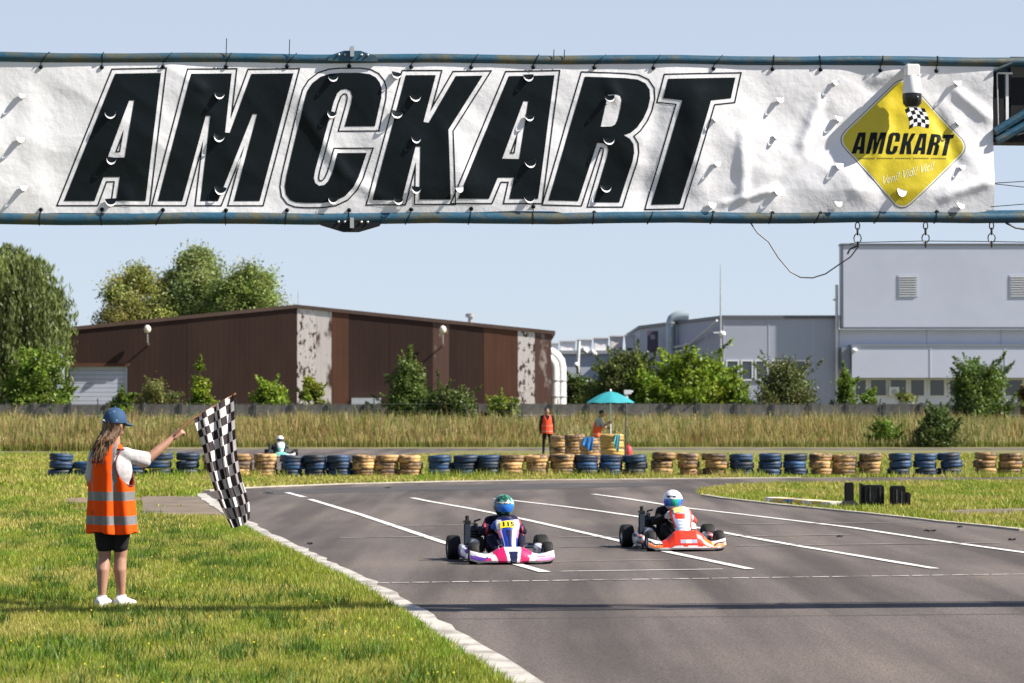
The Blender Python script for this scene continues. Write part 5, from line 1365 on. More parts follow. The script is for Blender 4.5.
def bdisp(u, z):
    zt, zb = bedge(u); v = (z - zb) / (zt - zb)
    taper = max(.0, min(1, math.sin(PI * max(0.0, min(1, v))) * 1.6 + .15))
    n = noise.noise(Vector((u * .8, z * 1.1, 2.0))) * .045
    n += noise.noise(Vector((u * 1.9 + z * .9, z * 1.8 - u * .3, 7.0))) * .022
    n += (.5 - abs(noise.noise(Vector((u * 2.2 + z * 1.6, z * 1.9, 11.0))))) * .013
    n += noise.noise(Vector((u * 6.0 + z * 3, z * 6.0, 17.0))) * .0036
    n += noise.noise(Vector((u * 15, z * 15, 23.0))) * .0008
    k = 1 + .6 * smoothstep(1.2, 2.6, u)
    n += .010 * math.sin(PI * (u - EU0) / EUS) ** 2 * (math.exp(-(zt - z) / .16) + .7 * math.exp(-(z - zb) / .14)) + .006 * noise.noise(Vector((u * 3 + 5, z * .5 + u * 1.4, 31))) 
    return (n * k) * .85 * taper + creases(u, z) * .55 * taper + .012 * (1 - abs(2 * v - 1)) 
_tu = [(gp(x, y)[0], gp(x, y)[1]) for x, y in top_px]; _bu = [(gp(x, y)[0], gp(x, y)[1]) for x, y in bot_px]
def bedge(u): return lerp_tab(_tu, u), lerp_tab(_bu, u)
B_OFF = .012
def bw(u, z, off=0.0):
    return gw(u, z, B_OFF + bdisp(u, z) + off)
vinyl = mat('white vinyl', (.70, .70, .73), .5, scale=5, var=.06, bump=.16, bscale=22)
vinyl_b = mat('black vinyl', (.006, .009, .011), .36, bump=.12, bscale=18, spec=.10)
nU, nV = 640, 84; mb = MB(); vs = []
for j in range(nV + 1):
    for i in range(nU + 1):
        u = BL + (BR - BL) * i / nU; zt, zb = bedge(u); z = zb + (zt - zb) * j / nV; vs.append(bw(u, z))
mb.add(vs, [(j * (nU + 1) + i, j * (nU + 1) + i + 1, (j + 1) * (nU + 1) + i + 1, (j + 1) * (nU + 1) + i) for j in range(nV) for i in range(nU)])
ban = mb.build('banner', vinyl); tag(ban, 'long white vinyl banner with big black slanted letters tied under the blue gantry beam', 'banner')

def dice(poly_lists, step):
    """triangulate polygon (with holes), cut into a fine grid so that it can follow the cloth"""
    bm = bmesh.new()
    flat = [p for pl in poly_lists for p in pl]
    tr = tessellate_polygon([[Vector((p[0], p[1], 0)) for p in pl] for pl in poly_lists])
    bvs = [bm.verts.new((p[0], p[1], 0)) for p in flat]
    for t_ in tr:
        try: bm.faces.new([bvs[i] for i in t_])
        except ValueError: pass
    us = [p[0] for p in flat]; zs = [p[1] for p in flat]
    for a, lo, hi in ((0, min(us), max(us)), (1, min(zs), max(zs))):
        x = lo + step
        while x < hi:
            co = [0, 0, 0]; no = [0, 0, 0]; co[a] = x; no[a] = 1
            bmesh.ops.bisect_plane(bm, geom=list(bm.verts) + list(bm.edges) + list(bm.faces), plane_co=co, plane_no=no); x += step
    bm.verts.index_update()
    r = [tuple(v.co) for v in bm.verts], [tuple(v.index for v in f.verts) for f in bm.faces]
    bm.free(); return r
def offset_poly(poly, d):
    """mitred offset; edges that collapse are dropped"""
    P = [Vector(p) for p in poly]
    area = sum(P[i].x * P[(i + 1) % len(P)].y - P[(i + 1) % len(P)].x * P[i].y for i in range(len(P)))
    s = 1 if area > 0 else -1
    E = []
    for i in range(len(P)):
        a, b = P[i], P[(i + 1) % len(P)]; t_ = (b - a)
        if t_.length < 1e-6: continue
        t_.normalize(); n_ = Vector((t_.y, -t_.x)) * s; E.append((a + n_ * d, t_))
    def inter(e, f):
        (p, t1), (q, t2) = e, f; den = t1.x * t2.y - t1.y * t2.x
        if abs(den) < 1e-4: return q.copy()
        k_ = ((q - p).x * t2.y - (q - p).y * t2.x) / den; return p + t1 * k_
    for _ in range(12):
        n = len(E); pts = [inter(E[i - 1], E[i]) for i in range(n)]
        bad = [i for i in range(n) if (pts[(i + 1) % n] - pts[i]).dot(E[i][1]) < -1e-5]
        if not bad or n <= 3: break
        w = min(bad, key=lambda i: (pts[(i + 1) % n] - pts[i]).dot(E[i][1]))
        # drop the shortest collapsing edge
        E.pop(w)
    return [(p.x, p.y) for p in pts]
def zz(org, sc, pts): return [(org[0] + x / sc, org[1] + y / sc) for x, y in pts]
LET = {
 'A1': [zz((50, 60), 4.408, [(288, 62), (490, 58), (422, 622), (292, 622), (308, 517), (236, 517), (197, 622), (62, 622)]), zz((50, 60), 4.408, [(350, 180), (372, 180), (330, 432), (255, 432)])],
 'M': [zz((150, 60), 4.407, [(182, 62), (360, 60), (331, 320), (352, 322), (447, 62), (632, 60), (483, 622), (370, 622), (472, 240), (453, 238), (300, 622), (222, 622), (266, 248), (246, 248), (143, 622), (35, 622)])],
 'C': [zz((270, 60), 4.269, [(447, 285), (474, 165), (476, 125), (468, 98), (450, 75), (425, 62), (385, 56), (300, 56), (255, 60), (215, 73), (180, 100), (158, 135), (145, 180), (70, 495), (63, 540), (68, 575), (85, 598), (110, 608), (150, 611), (225, 611), (275, 603), (320, 582), (355, 545), (378, 500), (412, 398), (288, 398), (264, 485), (250, 516), (232, 534), (210, 538), (193, 526), (187, 505), (192, 475), (272, 180), (286, 145), (303, 128), (325, 125), (343, 135), (350, 158), (345, 190), (318, 285)])],
 'K': [zz((360, 60), 4.271, [(195, 66), (323, 66), (270, 266), (292, 270), (408, 70), (523, 68), (376, 300), (386, 598), (252, 598), (256, 372), (236, 372), (178, 600), (52, 600)])],
 'A2': [zz((450, 60), 4.27, [(250, 70), (445, 66), (375, 594), (252, 594), (272, 503), (203, 503), (165, 594), (32, 594)]), zz((450, 60), 4.27, [(313, 176), (333, 178), (294, 424), (222, 422)])],
 'R': [zz((540, 60), 4.269, [(190, 72), (360, 78), (415, 84), (448, 100), (466, 128), (468, 165), (458, 210), (440, 250), (412, 290), (385, 312), (355, 322), (382, 338), (397, 362), (400, 395), (393, 435), (338, 608), (228, 608), (286, 410), (290, 385), (284, 366), (268, 357), (243, 355), (162, 603), (35, 600)]), zz((540, 60), 4.269, [(288, 150), (325, 149), (340, 155), (346, 172), (342, 205), (330, 255), (320, 276), (303, 285), (258, 286)])],
 'T': [zz((630, 60), 4.269, [(160, 82), (448, 76), (428, 165), (342, 175), (212, 616), (90, 618), (218, 175), (138, 165)])]}
for key, polys in LET.items():
    pl = [[gp(x, y) for x, y in p] for p in polys]
    vs, fs = dice(pl, .02)
    mb = MB(); mb.add([bw(v[0], v[1], .0022) for v in vs], fs); lo = mb.build('letter', vinyl_b, ban)
    # thin outline running round each letter
    for hi_, p in enumerate(polys):
        mb = MB()
        o = offset_poly(p, 5.3 if hi_ == 0 else -5.3)
        i_ = offset_poly(o, -1.25)
        n = len(o)
        if len(i_) != n: continue
        for a in range(n):
            b = (a + 1) % n; L_ = math.hypot(o[b][0] - o[a][0], o[b][1] - o[a][1]); k = max(1, int(L_ / 2.5))
            for q in range(k):
                t0, t1 = q / k, (q + 1) / k
                quad = [gp(o[a][0] + (o[b][0] - o[a][0]) * t0, o[a][1] + (o[b][1] - o[a][1]) * t0), gp(o[a][0] + (o[b][0] - o[a][0]) * t1, o[a][1] + (o[b][1] - o[a][1]) * t1),
                        gp(i_[a][0] + (i_[b][0] - i_[a][0]) * t1, i_[a][1] + (i_[b][1] - i_[a][1]) * t1), gp(i_[a][0] + (i_[b][0] - i_[a][0]) * t0, i_[a][1] + (i_[b][1] - i_[a][1]) * t0)]
                mb.add([bw(u, z, .0020) for u, z in quad], [(0, 1, 2, 3)])
        mb.build('letter_outline', vinyl_b, lo)
# --- diamond logo
def rounded(pts, r, n=6):
    out = []
    for i, p in enumerate(pts):
        p = Vector(p); a = (Vector(pts[i - 1]) - p).normalized(); b = (Vector(pts[(i + 1) % len(pts)]) - p).normalized()
        for k in range(n + 1):
            t_ = k / n; q0, q1, q2 = p + a * r, p, p + b * r; out.append(tuple(q0 * (1 - t_) ** 2 + q1 * 2 * t_ * (1 - t_) + q2 * t_ * t_))
    return out
dia = [(836, 139.5), (903, 74.5), (970, 147.5), (900.5, 213.5)]
yel = mat('yellow vinyl', (.56, .45, .008), .45, var=.05, bump=.15, bscale=18)
lay = [('logo_edge', rounded(dia, 14), mat('dark olive edge', (.10, .10, .04), .5), .0016), ('logo_panel', rounded(offset_poly(dia, -.8), 13.5), mat('logo white', (.72, .72, .66), .5), .0030), ('logo_panel', rounded(offset_poly(dia, -2.0), 13), yel, .0040)]
lg = None
for nm, pts, m, off in lay:
    vs, fs = dice([[gp(*p) for p in pts]], .02); mb = MB(); mb.add([bw(v[0], v[1], off) for v in vs], fs)
    o = mb.build(nm if m is not yel else 'logo_panel', m, ban if lg is None else lg)
    if lg is None: lg = o
mb = MB()
for key, polys in LET.items():
    mp_ = lambda x, y: (850.6 + (x - 64) / (735 - 64) * 103.6, 132.2 + (y - 73) / 129 * 21.8 + (x - 64) / 671 * 1.5)
    vs, fs = dice([[gp(*mp_(x, y)) for x, y in p] for p in polys], .02); mb.add([bw(v[0], v[1], .0056) for v in vs], fs)
mb.build('logo_lettering', vinyl_b, lg)
mb = MB()
for k in range(44):
    x = 858 + k * 2.0
    if k % 9 == 8: continue
    q = [gp(x, 158.2), gp(x + 1.5, 158.3), gp(x + 1.5, 159.3), gp(x, 159.2)]; mb.add([bw(u, z, .0056) for u, z in q], [(0, 1, 2, 3)])
mb.build('small_print', mat('brown print', (.16, .12, .01), .6), lg, smooth=False)
tv_, tf_ = text_mesh('Veni! Vidi! Vici!', 1.0, shear=.35)
w = max(v[0] for v in tv_) - min(v[0] for v in tv_); xm = (max(v[0] for v in tv_) + min(v[0] for v in tv_)) / 2
sc = 54 / w; ca, sa = math.cos(.29), math.sin(.29); mb = MB()
mb.add([bw(*gp(907.5 + ((v[0] - xm) * ca - v[1] * 1.0 * sa * 0) * sc, 173.8 - ((v[0] - xm) * sa + v[1] * 1.35) * sc), .0056) for v in tv_], tf_)
mb.build('logo_motto', mat('pale script', (.74, .73, .45), .5), lg, smooth=False)
mb = MB()
def fq(a, b): return (906 + 20 * a + 2.5 * (1 - b) + 1.6 * math.sin(b * 4), 129.5 - 20 * b - 5.5 * a * .6 - 2.2 * math.sin(a * 4.5))
for i in range(5):
    for j in range(5):
        q = [gp(*fq(i / 5, j / 5)), gp(*fq((i + 1) / 5, j / 5)), gp(*fq((i + 1) / 5, (j + 1) / 5)), gp(*fq(i / 5, (j + 1) / 5))]
        mb.add([bw(u, z, .0056) for u, z in q], [(0, 1, 2, 3)], (i + j) % 2)
mb.build('checkered_emblem', [vinyl_b, vinyl], lg, smooth=False)
# --- wind flaps, eyelets, ties
FL = [(23, 96, 0), (21.5, 140, 0), (24.6, 188, 0), (110.6, 115, 1), (112, 160.5, 1), (111, 202, 1), (219.7, 96, 1), (219.7, 138, 1), (221, 190, 1), (332.8, 78.5, 1), (332, 114.5, 1), (333, 200, 1), (396.7, 75.5, 1), (397, 115, 1), (398, 201.5, 1), (415, 97.6, 1), (415.8, 139.7, 1), (416, 189.8, 1), (458.8, 190, 0),
      (528, 77.6, 1), (529, 117.6, 1), (529.5, 163.7, 1), (529, 199, 1), (608.8, 99, 1), (608, 141, 1), (605.7, 188, 1), (714.8, 119, 0), (716, 163.7, 0), (712, 205, 0), (779.7, 99.8, 0), (776, 136, 0), (777, 192, 0), (834.8, 82, 0), (839, 118.5, 0), (838, 166, 0), (837, 204, 0), (957, 83, 0), (958.5, 122.6, 0), (961, 167, 0), (959.6, 206, 0), (900.6, 193, 2)]
hole_m = mat('shadowed slit', (.02, .022, .025), .9)
for (px, py, c) in FL:
    u0, z0 = gp(px, py); r = (5.3 if c else 4.0) / 127.0 * random.uniform(.85, 1.15); rt = random.uniform(-.35, .3); lift = random.uniform(.014, .036); hz = z0 + r * .55
    m_ = vinyl if c != 1 else vinyl_b
    mb = MB(); n, mr = 12, 6; vs = []
    for j in range(mr + 1):
        for i in range(n + 1):
            th = PI + PI * i / n; q = j / mr
            x0_ = r * q * math.cos(th); y0_ = 1.25 * r * q * math.sin(th); e = max(0.0, -y0_ / (1.25 * r)); x = x0_ * math.cos(rt) - y0_ * math.sin(rt); y = x0_ * math.sin(rt) + y0_ * math.cos(rt)
            vs.append(bw(u0 + x, hz + y + .22 * lift * e * e, .010 + lift * e ** 1.7 + .012 * (x0_ / r) ** 2 * e))
    fs = [(j * (n + 1) + i, j * (n + 1) + i + 1, (j + 1) * (n + 1) + i + 1, (j + 1) * (n + 1) + i) for j in range(mr) for i in range(n)]
    mb.add(vs, fs, 0)
    # pale rolled lip along the curved lower edge, as the back of the cloth is white
    k_ = mr * (n + 1); lip = []; lo_ = []
    for i in range(n + 1):
        wgt = max(0.0, math.sin(PI * i / n)); p = Vector(vs[k_ + i]); lip.append(p + GN * .004); lo_.append(p + GN * (.004 + .010 * wgt) + Vector((0, 0, -.014 * wgt ** 1.2)))
    mb.add(lip + lo_, [(i, i + 1, n + 2 + i, n + 1 + i) for i in range(n)], 1)
    # opening behind the flap
    op = [bw(u0 + .93 * r * math.cos(PI + PI * i / n + rt), hz - .005 + 1.12 * r * math.sin(PI + PI * i / n + rt), .0065) for i in range(n + 1)]
    mb.add(op, [tuple(range(n + 1))], 2)
    mb.build('vent_flap', [m_, vinyl, hole_m], ban)
for px in EY:
    for tab, dy in ((top_px, 3.2), (bot_px, -3.6)):
        if px > 990: continue
        y = lerp_tab(tab, px) + dy + (1.5 if tab is top_px else 0); u, z = gp(px, y); mb = MB(); mb.ell(bw(u, z, .006), (.017, .010, .017), 10, 6)
        up = tab is top_px; f = UT if up else UB; rr = .040 if up else .048; zc = f(u)
        e = mb.build('eyelet', vinyl_b, ban)
        mb = MB(); ring = []
        sl_ = random.uniform(-.02, .10) * (1 if up else -.6)
        for k in range(15):
            a = 2 * PI * k / 14; ring.append(gw(u + sl_ * (.5 - .5 * math.cos(a)), zc + (rr + .003) * math.cos(a) * (-1 if up else 1), (rr + .003) * math.sin(a)))
        mb.tube(ring, .0035, 5); mb.tube([bw(u, z, .012), gw(u, zc - (rr if up else -rr), .012)], .0035, 5); mb.build('tie_cord', darkm, e)
for px, y1 in ((226, 39), (289, 40), (553, 50), (563.5, 50)):
    u = gp(px, 60)[0]; z1 = gp(px, y1)[1]; mb = MB(); mb.tube([gw(u, UT(u), .045), gw(u + .004, z1, .03)], .0035, 5); mb.build('tie_tail', darkm, ban)
for (a, b) in (((992, 183.5), (1060, 178)), ((992, 184), (1060, 190)), ((990, 207), (1060, 200))):
    p, q = gp(*a), gp(*b); mb = MB(); mb.tube([gw(p[0], p[1], .03), gw((p[0] + q[0]) / 2, (p[1] + q[1]) / 2 - .006, .03), gw(q[0], q[1], .0)], .0035, 5); mb.build('guy_cord', darkm, ban)
# next banner along the beam, beyond the dark frame
mb = MB(); ua, ub = 5.6, 12.4; nx, nz = 60, 10
mb.add([gw(ua + (ub - ua) * i / nx, UB(ua) + .05 + (UT(ua) - UB(ua) - .09) * j / nz, .012 + .02 * math.sin(i * .7 + j * .4) * math.sin(PI * j / nz)) for j in range(nz + 1) for i in range(nx + 1)],
       [(j * (nx + 1) + i, j * (nx + 1) + i + 1, (j + 1) * (nx + 1) + i + 1, (j + 1) * (nx + 1) + i) for j in range(nz) for i in range(nx)])
tag(mb.build('banner', vinyl), 'plain white banner further right along the gantry, beyond the dark frame', 'banner')
# --- camera on the beam
u, z = gp(912, 84, .15); t = thing('security_camera', 'white hanging security camera with a black lens over the top of the yellow diamond logo', 'camera', gw(u, z, .15), GA)
cw = mat('white camera housing', (.74, .74, .74), .4)
s = 1 / 122.0
mb = MB(); rbox(mb, -.055, .055, -.05, .05, 7 * s, 19 * s, .008); mb.bb(-.03, .03, .05, .18, 14 * s, 19 * s); mb.build('bracket', cw, t)
mb = MB(); mb.lathe([(0, 8 * s), (.055, 7.8 * s), (.066, 4 * s), (.08, -8 * s), (.078, -9.5 * s), (.06, -9.5 * s)], n=22); mb.build('housing', cw, t)
mb = MB(); mb.lathe([(.074, -9 * s), (.078, -12 * s), (.074, -19 * s), (.05, -22.5 * s), (0, -23 * s)], n=22); mb.ell((.02, -.06, -15 * s), (.025, .025, .03), 10, 8); mb.build('lens_hood', mat('black lens hood', (.010, .010, .011), .25), t)
# --- chains, wire, cable
chainm = mat('dark chain', (.06, .055, .05), .5, .5)
for i, px in enumerate((857.5, 925.5, 991.5)):
    u, z = gp(px, 222); t = thing('chain', ('leftmost', 'middle', 'rightmost')[i] + ' of three short hanging chains under the gantry beam', 'chain', gw(u, UB(u) - .04, 0), GA, 'chains hanging under the gantry')
    zz_ = 0
    for k, (h, w_, flat) in enumerate(((.06, .018, 0), (.055, .016, 1), (.075, .030, 0), (.05, .016, 1))):
        mb = MB(); n = 12; pts = []
        for q in range(n + 1):
            a = 2 * PI * q / n; x = w_ * math.sin(a); pts.append(((0, x, zz_ - h / 2 + h / 2 * math.cos(a)) if flat else (x, 0, zz_ - h / 2 + h / 2 * math.cos(a))))
        mb.tube(pts, .005, 6, caps=False); mb.build('chain_link', chainm, t); zz_ -= h - .012
p = [(850, 244), (857, 242.5), (925, 241), (991, 241.5), (1070, 243)]
mb = MB(); mb.tube([gw(*gp(*q), 0) for q in p], .0035, 5); tag(mb.build('thin_wire', darkm), 'thin level wire running through the three short chains', 'wire')
p = [(750, 223), (757, 233), (768, 242), (778, 258), (790, 272), (800, 277.5), (812, 278), (825, 274), (838, 265), (850, 257), (858, 246.5), (858, 242)]
mb = MB(); mb.tube([gw(*gp(*q), .02) for q in p], .006, 6); mb.tube([gw(*gp(*q), .0) for q in ((857, 246), (850, 249), (847.5, 254))], .008, 6); tag(mb.build('loose_cable', mat('black cable', (.03, .03, .032), .5)), 'loose dark cable sagging below the gantry beam in front of the factory', 'cable')
p = [(1005, 223), (1015, 228), (1035, 231), (1060, 229)]
mb = MB(); mb.tube([gw(*gp(*q), .02) for q in p], .009, 6); tag(mb.build('black_cable', mat('thick black cable', (.03, .03, .032), .5)), 'thick black cable under the gantry beam at the right edge', 'cable')
# --- dark frame at the right end of the banner
t = thing('signal_frame', 'dark open metal frame with white tubes hung at the right end of the banner', 'frame', (0, 0, 0))
def gbar(mb, a, b, r, off): p, q = gp(*a, off), gp(*b, off); mb.tube([gw(*p, off), gw(*q, off)], r, 8)
def gbox(mb, x0, x1, y0, y1, o0, o1):
    a, b = gp(x0, y1), gp(x1, y0); vs = [gw(u_, z_, o) for o in (o0, o1) for u_, z_ in ((a[0], a[1]), (b[0], a[1]), (b[0], b[1]), (a[0], b[1]))]
    mb.add(vs, [(0, 1, 2, 3), (7, 6, 5, 4), (0, 4, 5, 1), (1, 5, 6, 2), (2, 6, 7, 3), (3, 7, 4, 0)])
mb = MB(); gbox(mb, 994.5, 1006.5, 72, 140, -.3, -.06); gbox(mb, 1014, 1130, 57, 137, -.3, -.08); gbox(mb, 994, 1130, 137.2, 141.5, -.32, -.05); gbox(mb, 1006.7, 1013.8, 96, 104, -.25, -.1); mb.build('housing', darkm, t, smooth=False)
mb = MB(); gbar(mb, (997, 73), (998.5, 138), .006, -.04); gbar(mb, (1024, 133), (1005, 137), .006, -.03); mb.build('inner_wire', metal, t)
mb = MB(); gbox(mb, 1008, 1010.5, 73, 134.5, -.075, -.055); gbox(mb, 1000, 1014.5, 71.5, 73.2, -.075, -.055); mb.build('white_tube', frame_w, t, smooth=False)
mb = MB(); gbar(mb, (995, 132), (1060, 92), .035, .02); gbar(mb, (997, 141), (1062, 105), .035, .02); gbar(mb, (995, 70), (1012, 63), .012, .03); mb.build('diagonal_brace', tubem, t)

# ================================================================== KARTS
tyrem = mat('slick tyre rubber', (.009, .009, .0095), .7, spec=.3, var=.3, scale=12)
rimm = mat('silver rim', (.4, .4, .42), .35, .7); enginem = mat('engine black', (.010, .010, .012), .45, var=.3, scale=20); alu = mat('aluminium', (.5, .5, .52), .35, .8, var=.15, scale=20)
chrome = mat('chassis steel', (.30, .31, .33), .3, .8)
def gloss(name, c, r=.3): return mat(name, c, r, coat=.4, var=.08, scale=20)
def refine(r):
    out = []
    for a, b in zip(r, r[1:] + r[:1]):
        k = 4 if r.index(a) in (1, 2, 3, 4) else 1
        for q in range(k): out.append(tuple(a[e] + (b[e] - a[e]) * q / k for e in range(3)))
    return out
def kart(label, loc, rz, bodyfn, mats, panelfn, pmats, plate=None, sc=1.0, panel=True, nh=1.0, group='racing karts on the track'):
    t = thing('racing_kart', label, 'kart', loc, rz, group); t.scale = (sc, sc, sc)
    # wheels
    for (x, y, R_, w) in ((-.41, -.46, .122, .11), (.41, -.46, .122, .11), (-.50, .50, .138, .15), (.50, .50, .138, .15)):
        mb = MB(); h = w / 2
        mb.lathe([(R_ * .52, -h + .012), (R_ * .62, -h), (R_ * .88, -h + .004), (R_ * .97, -h + .018), (R_, -h + .04), (R_, h - .04), (R_ * .97, h - .018), (R_ * .88, h - .004), (R_ * .62, h), (R_ * .52, h - .012), (R_ * .5, 0)], (x, y, R_), 'x', 28, closed=True)
        wh_ = mb.build('wheel', tyrem, t)
        mb = MB(); mb.lathe([(.0, -h + .05), (.03, -h + .045), (R_ * .35, -h + .04), (R_ * .51, -h + .012), (R_ * .51, h - .012), (R_ * .35, h - .04), (.03, h - .045), (0, h - .05)], (x, y, R_), 'x', 20); mb.build('rim', rimm, wh_)
    # chassis
    mb = MB(); r = .014
    for s_ in (-1, 1):
        mb.tube([(.14 * s_, -.55, .06), (.2 * s_, -.40, .055), (.31 * s_, -.15, .05), (.31 * s_, .3, .05), (.27 * s_, .62, .08)], r, 8)
        mb.tube([(.29 * s_, -.40, .1), (.16 * s_, -.40, .06)], r, 8)
    for y in (-.55, -.2, .2, .62): mb.tube([(-.29 if y > -.4 else -.14, y, .055), (.29 if y > -.4 else .14, y, .055)], r, 8)
    mb.tube([(-.5, .5, .138), (.5, .5, .138)], .018, 10); mb.tube([(-.4, -.46, .122), (-.2, -.43, .1), (.2, -.43, .1), (.4, -.46, .122)], .011, 8)
    mb.tube([(0, -.45, .1), (0, -.18, .36)], .01, 8); mb.build('chassis', chrome, t)
    mb = MB(); rbox(mb, -.27, .27, -.58, .15, .03, .04, .003); mb.build('floor_tray', alu, t)
    mb = MB(); mb.tube([(-.45, .66, .15), (-.40, .74, .15), (.40, .74, .15), (.45, .66, .15)], .022, 8); mb.tube([(-.3, .62, .08), (-.3, .73, .15)], r, 8); mb.tube([(.3, .62, .08), (.3, .73, .15)], r, 8); mb.build('rear_bumper', blackp, t)
    # seat
    mb = MB(); rings = []
    for (y, z, w, d) in ((-.02, .07, .13, .02), (.1, .06, .16, .03), (.24, .07, .17, .06), (.34, .14, .17, .10), (.40, .26, .16, .10), (.45, .40, .14, .06)):
        rings.append([(w * a, y + (.0 if abs(a) < .9 else -.03), z + (d if abs(a) > .9 else 0)) for a in (-1.05, -.95, -.5, 0, .5, .95, 1.05)])
    mb.loft(rings, caps=False); se = mb.build('seat', blackp, t); s_ = se.modifiers.new('s', 'SOLIDIFY'); s_.thickness = .008
    # side pods
    for s_ in (-1, 1):
        mb = MB(); rings = []
        for (y, hw, z0, z1) in ((-.26, .03, .05, .12), (-.22, .055, .04, .16), (.0, .065, .035, .175), (.2, .065, .035, .19), (.29, .055, .04, .19), (.32, .03, .06, .15)):
            c = .425 * s_; rings.append([(c + hw * math.cos(a) * (1.0), y, (z0 + z1) / 2 + (z1 - z0) / 2 * max(-1, min(1, 1.25 * math.sin(a)))) for a in [2 * PI * k / 16 for k in range(16)]])
        mb.loft(rings)
        for f in range(len(mb.f)): mb.m[f] = bodyfn(.6 * s_, .5 + .5 * math.sin(f * .9))
        mb.build('side_pod', mats, t)
    # nose
    mb = MB(); n = 150; rings = []
    topz = lambda a: lerp_tab([(0, .185 * nh), (.10, .185 * nh), (.16, .165 * nh), (.24, .118 * (1 + (nh - 1) * .6)), (.30, .108), (.38, .128), (.455, .150)], a)
    for i in range(n + 1):
        x = -.462 + .924 * i / n; a = abs(x); yf = -.70 + .085 * (a / .462) ** 2.3; zt_ = topz(a); dp = 1 - .80 * smoothstep(.30, .40, a)
        zb_ = .028 + .02 * smoothstep(.38, .462, a)
        rings.append([(x, yf + .02, zb_), (x, yf, zb_ + .02), (x, yf + .004, zb_ + (zt_ - zb_) * .35), (x, yf + .022, zb_ + (zt_ - zb_) * .6), (x, yf + .022 + .028 * dp, zb_ + (zt_ - zb_) * .82), (x, yf + .022 + .063 * dp, zt_), (x, yf + .03 + .13 * dp, zt_ + .006), (x, yf + .034 + .166 * dp, zt_ - .03), (x, yf + .03 + .16 * dp, zb_ + .02)])
        rings[-1] = refine(rings[-1])
    mb.loft(rings); nr = len(rings[0])
    for f in range(n * nr):
        i, k = divmod(f, nr); x = -.462 + .924 * (i + .5) / n; tt = min(1.0, max(0.0, (mb.v[i * nr + k][2] - .035) / (topz(abs(x)) - .035))) if k < nr * .6 else 1.0
        mb.m[f] = bodyfn(x, tt)
    mb.build('nose_cone', mats, t)
    # steering wheel, pedals, tank
    mb = MB(); M_ = Matrix.Rotation(math.radians(-48), 3, 'X'); mb.tube([Vector((0, -.13, .40)) + M_ @ Vector((.13 * math.cos(q), .13 * math.sin(q), 0)) for q in [2 * PI * k / 24 for k in range(25)]], .013, 8, caps=False)
    mb.tube([Vector((0, -.13, .40)) + M_ @ Vector((-.12, 0, 0)), Vector((0, -.13, .40)) + M_ @ Vector((.12, 0, 0))], .01, 6); mb.build('steering_wheel', enginem, t)
    for x in (-.14, .14):
        mb = MB(); mb.tube([(x, -.52, .06), (x, -.50, .2), (x + .04, -.50, .21)], .008, 6); mb.build('pedal', chrome, t)
    # front fairing
    if panel:
        mb = MB(); nx, nz = 22, 26; vs = []
        for j in range(nz + 1):
            v = j / nz; w = lerp_tab([(0, .085), (.15, .085), (.55, .12), (.8, .135), (.93, .125), (1, .09)], v)
            for i in range(nx + 1):
                q = -1 + 2 * i / nx; vs.append((w * q, -.47 + .22 * v + .05 * q * q, .165 + .335 * v))
        mb.add(vs, [(j * (nx + 1) + i, j * (nx + 1) + i + 1, (j + 1) * (nx + 1) + i + 1, (j + 1) * (nx + 1) + i) for j in range(nz) for i in range(nx)])
        for f in range(nx * nz): j, i = divmod(f, nx); mb.m[f] = panelfn(-1 + 2 * (i + .5) / nx, (j + .5) / nz)
        fp_ = mb.build('front_fairing', pmats, t); s_ = fp_.modifiers.new('s', 'SOLIDIFY'); s_.thickness = .008
        def pp(q, v, off=.006):
            w = .135; return Vector((w * q, -.47 + .22 * v + .05 * q * q - off, .165 + .335 * v + off * .7))
        mb = MB(); vs = []; nx, nz = 14, 5
        for j in range(nz + 1):
            for i in range(nx + 1): q = -.66 + 1.32 * i / nx; v = plate[0] + (plate[1] - plate[0]) * j / nz + .05 * (1 - (q / .66) ** 2); vs.append(pp(q, v))
        mb.add(vs, [(j * (nx + 1) + i, j * (nx + 1) + i + 1, (j + 1) * (nx + 1) + i + 1, (j + 1) * (nx + 1) + i) for j in range(nz) for i in range(nx)])
        pl_ = mb.build('number_plate', mat('yellow number plate', plate[2], .45), fp_)
        if plate[3]:
            tv, tf = text_mesh(plate[3], 1.0, offset=.03); mb = MB(); w = max(v[0] for v in tv) - min(v[0] for v in tv); h = max(v[1] for v in tv) - min(v[1] for v in tv)
            vm = (plate[0] + plate[1]) / 2 + .035
            mb.add([pp(v[0] / w * .92, vm + v[1] / h * (plate[1] - plate[0]) * .68, .009) for v in tv], tf); mb.build('race_number', vinyl_b, pl_, smooth=False)
    # engine on the driver's right (the camera's left), radiator and exhaust
    mb = MB(); rbox(mb, -.37, -.17, .27, .50, .08, .26, .02); mb.lathe([(.07, .26), (.085, .27), (.085, .285), (.07, .29), (.085, .30), (.085, .315), (.07, .32), (.085, .33), (.085, .345), (.06, .36), (.03, .39), (0, .39)], (-.28, .36, 0), n=16)
    mb.tube([(-.28, .36, .38), (-.28, .33, .44), (-.22, .30, .46)], .012, 6); en = mb.build('engine', enginem, t)
    mb = MB(); mb.tube([(-.28, .45, .28), (-.30, .58, .26), (-.26, .70, .24), (.0, .72, .24)], [.03, .04, .055, .05], 10); mb.build('exhaust', alu, en)
    mb = MB(); mb.lathe([(0, -.06), (.055, -.06), (.055, .06), (0, .06)], (-.19, .24, .33), 'x', 14); mb.tube([(-.2, .24, .33), (-.16, .22, .42), (-.12, .2, .45)], .025, 8); mb.build('air_box', enginem, en)
    mb = MB(); rbox(mb, -.435, -.365, .08, .13, .15, .43, .01); ra = mb.build('radiator', darkblue, t)
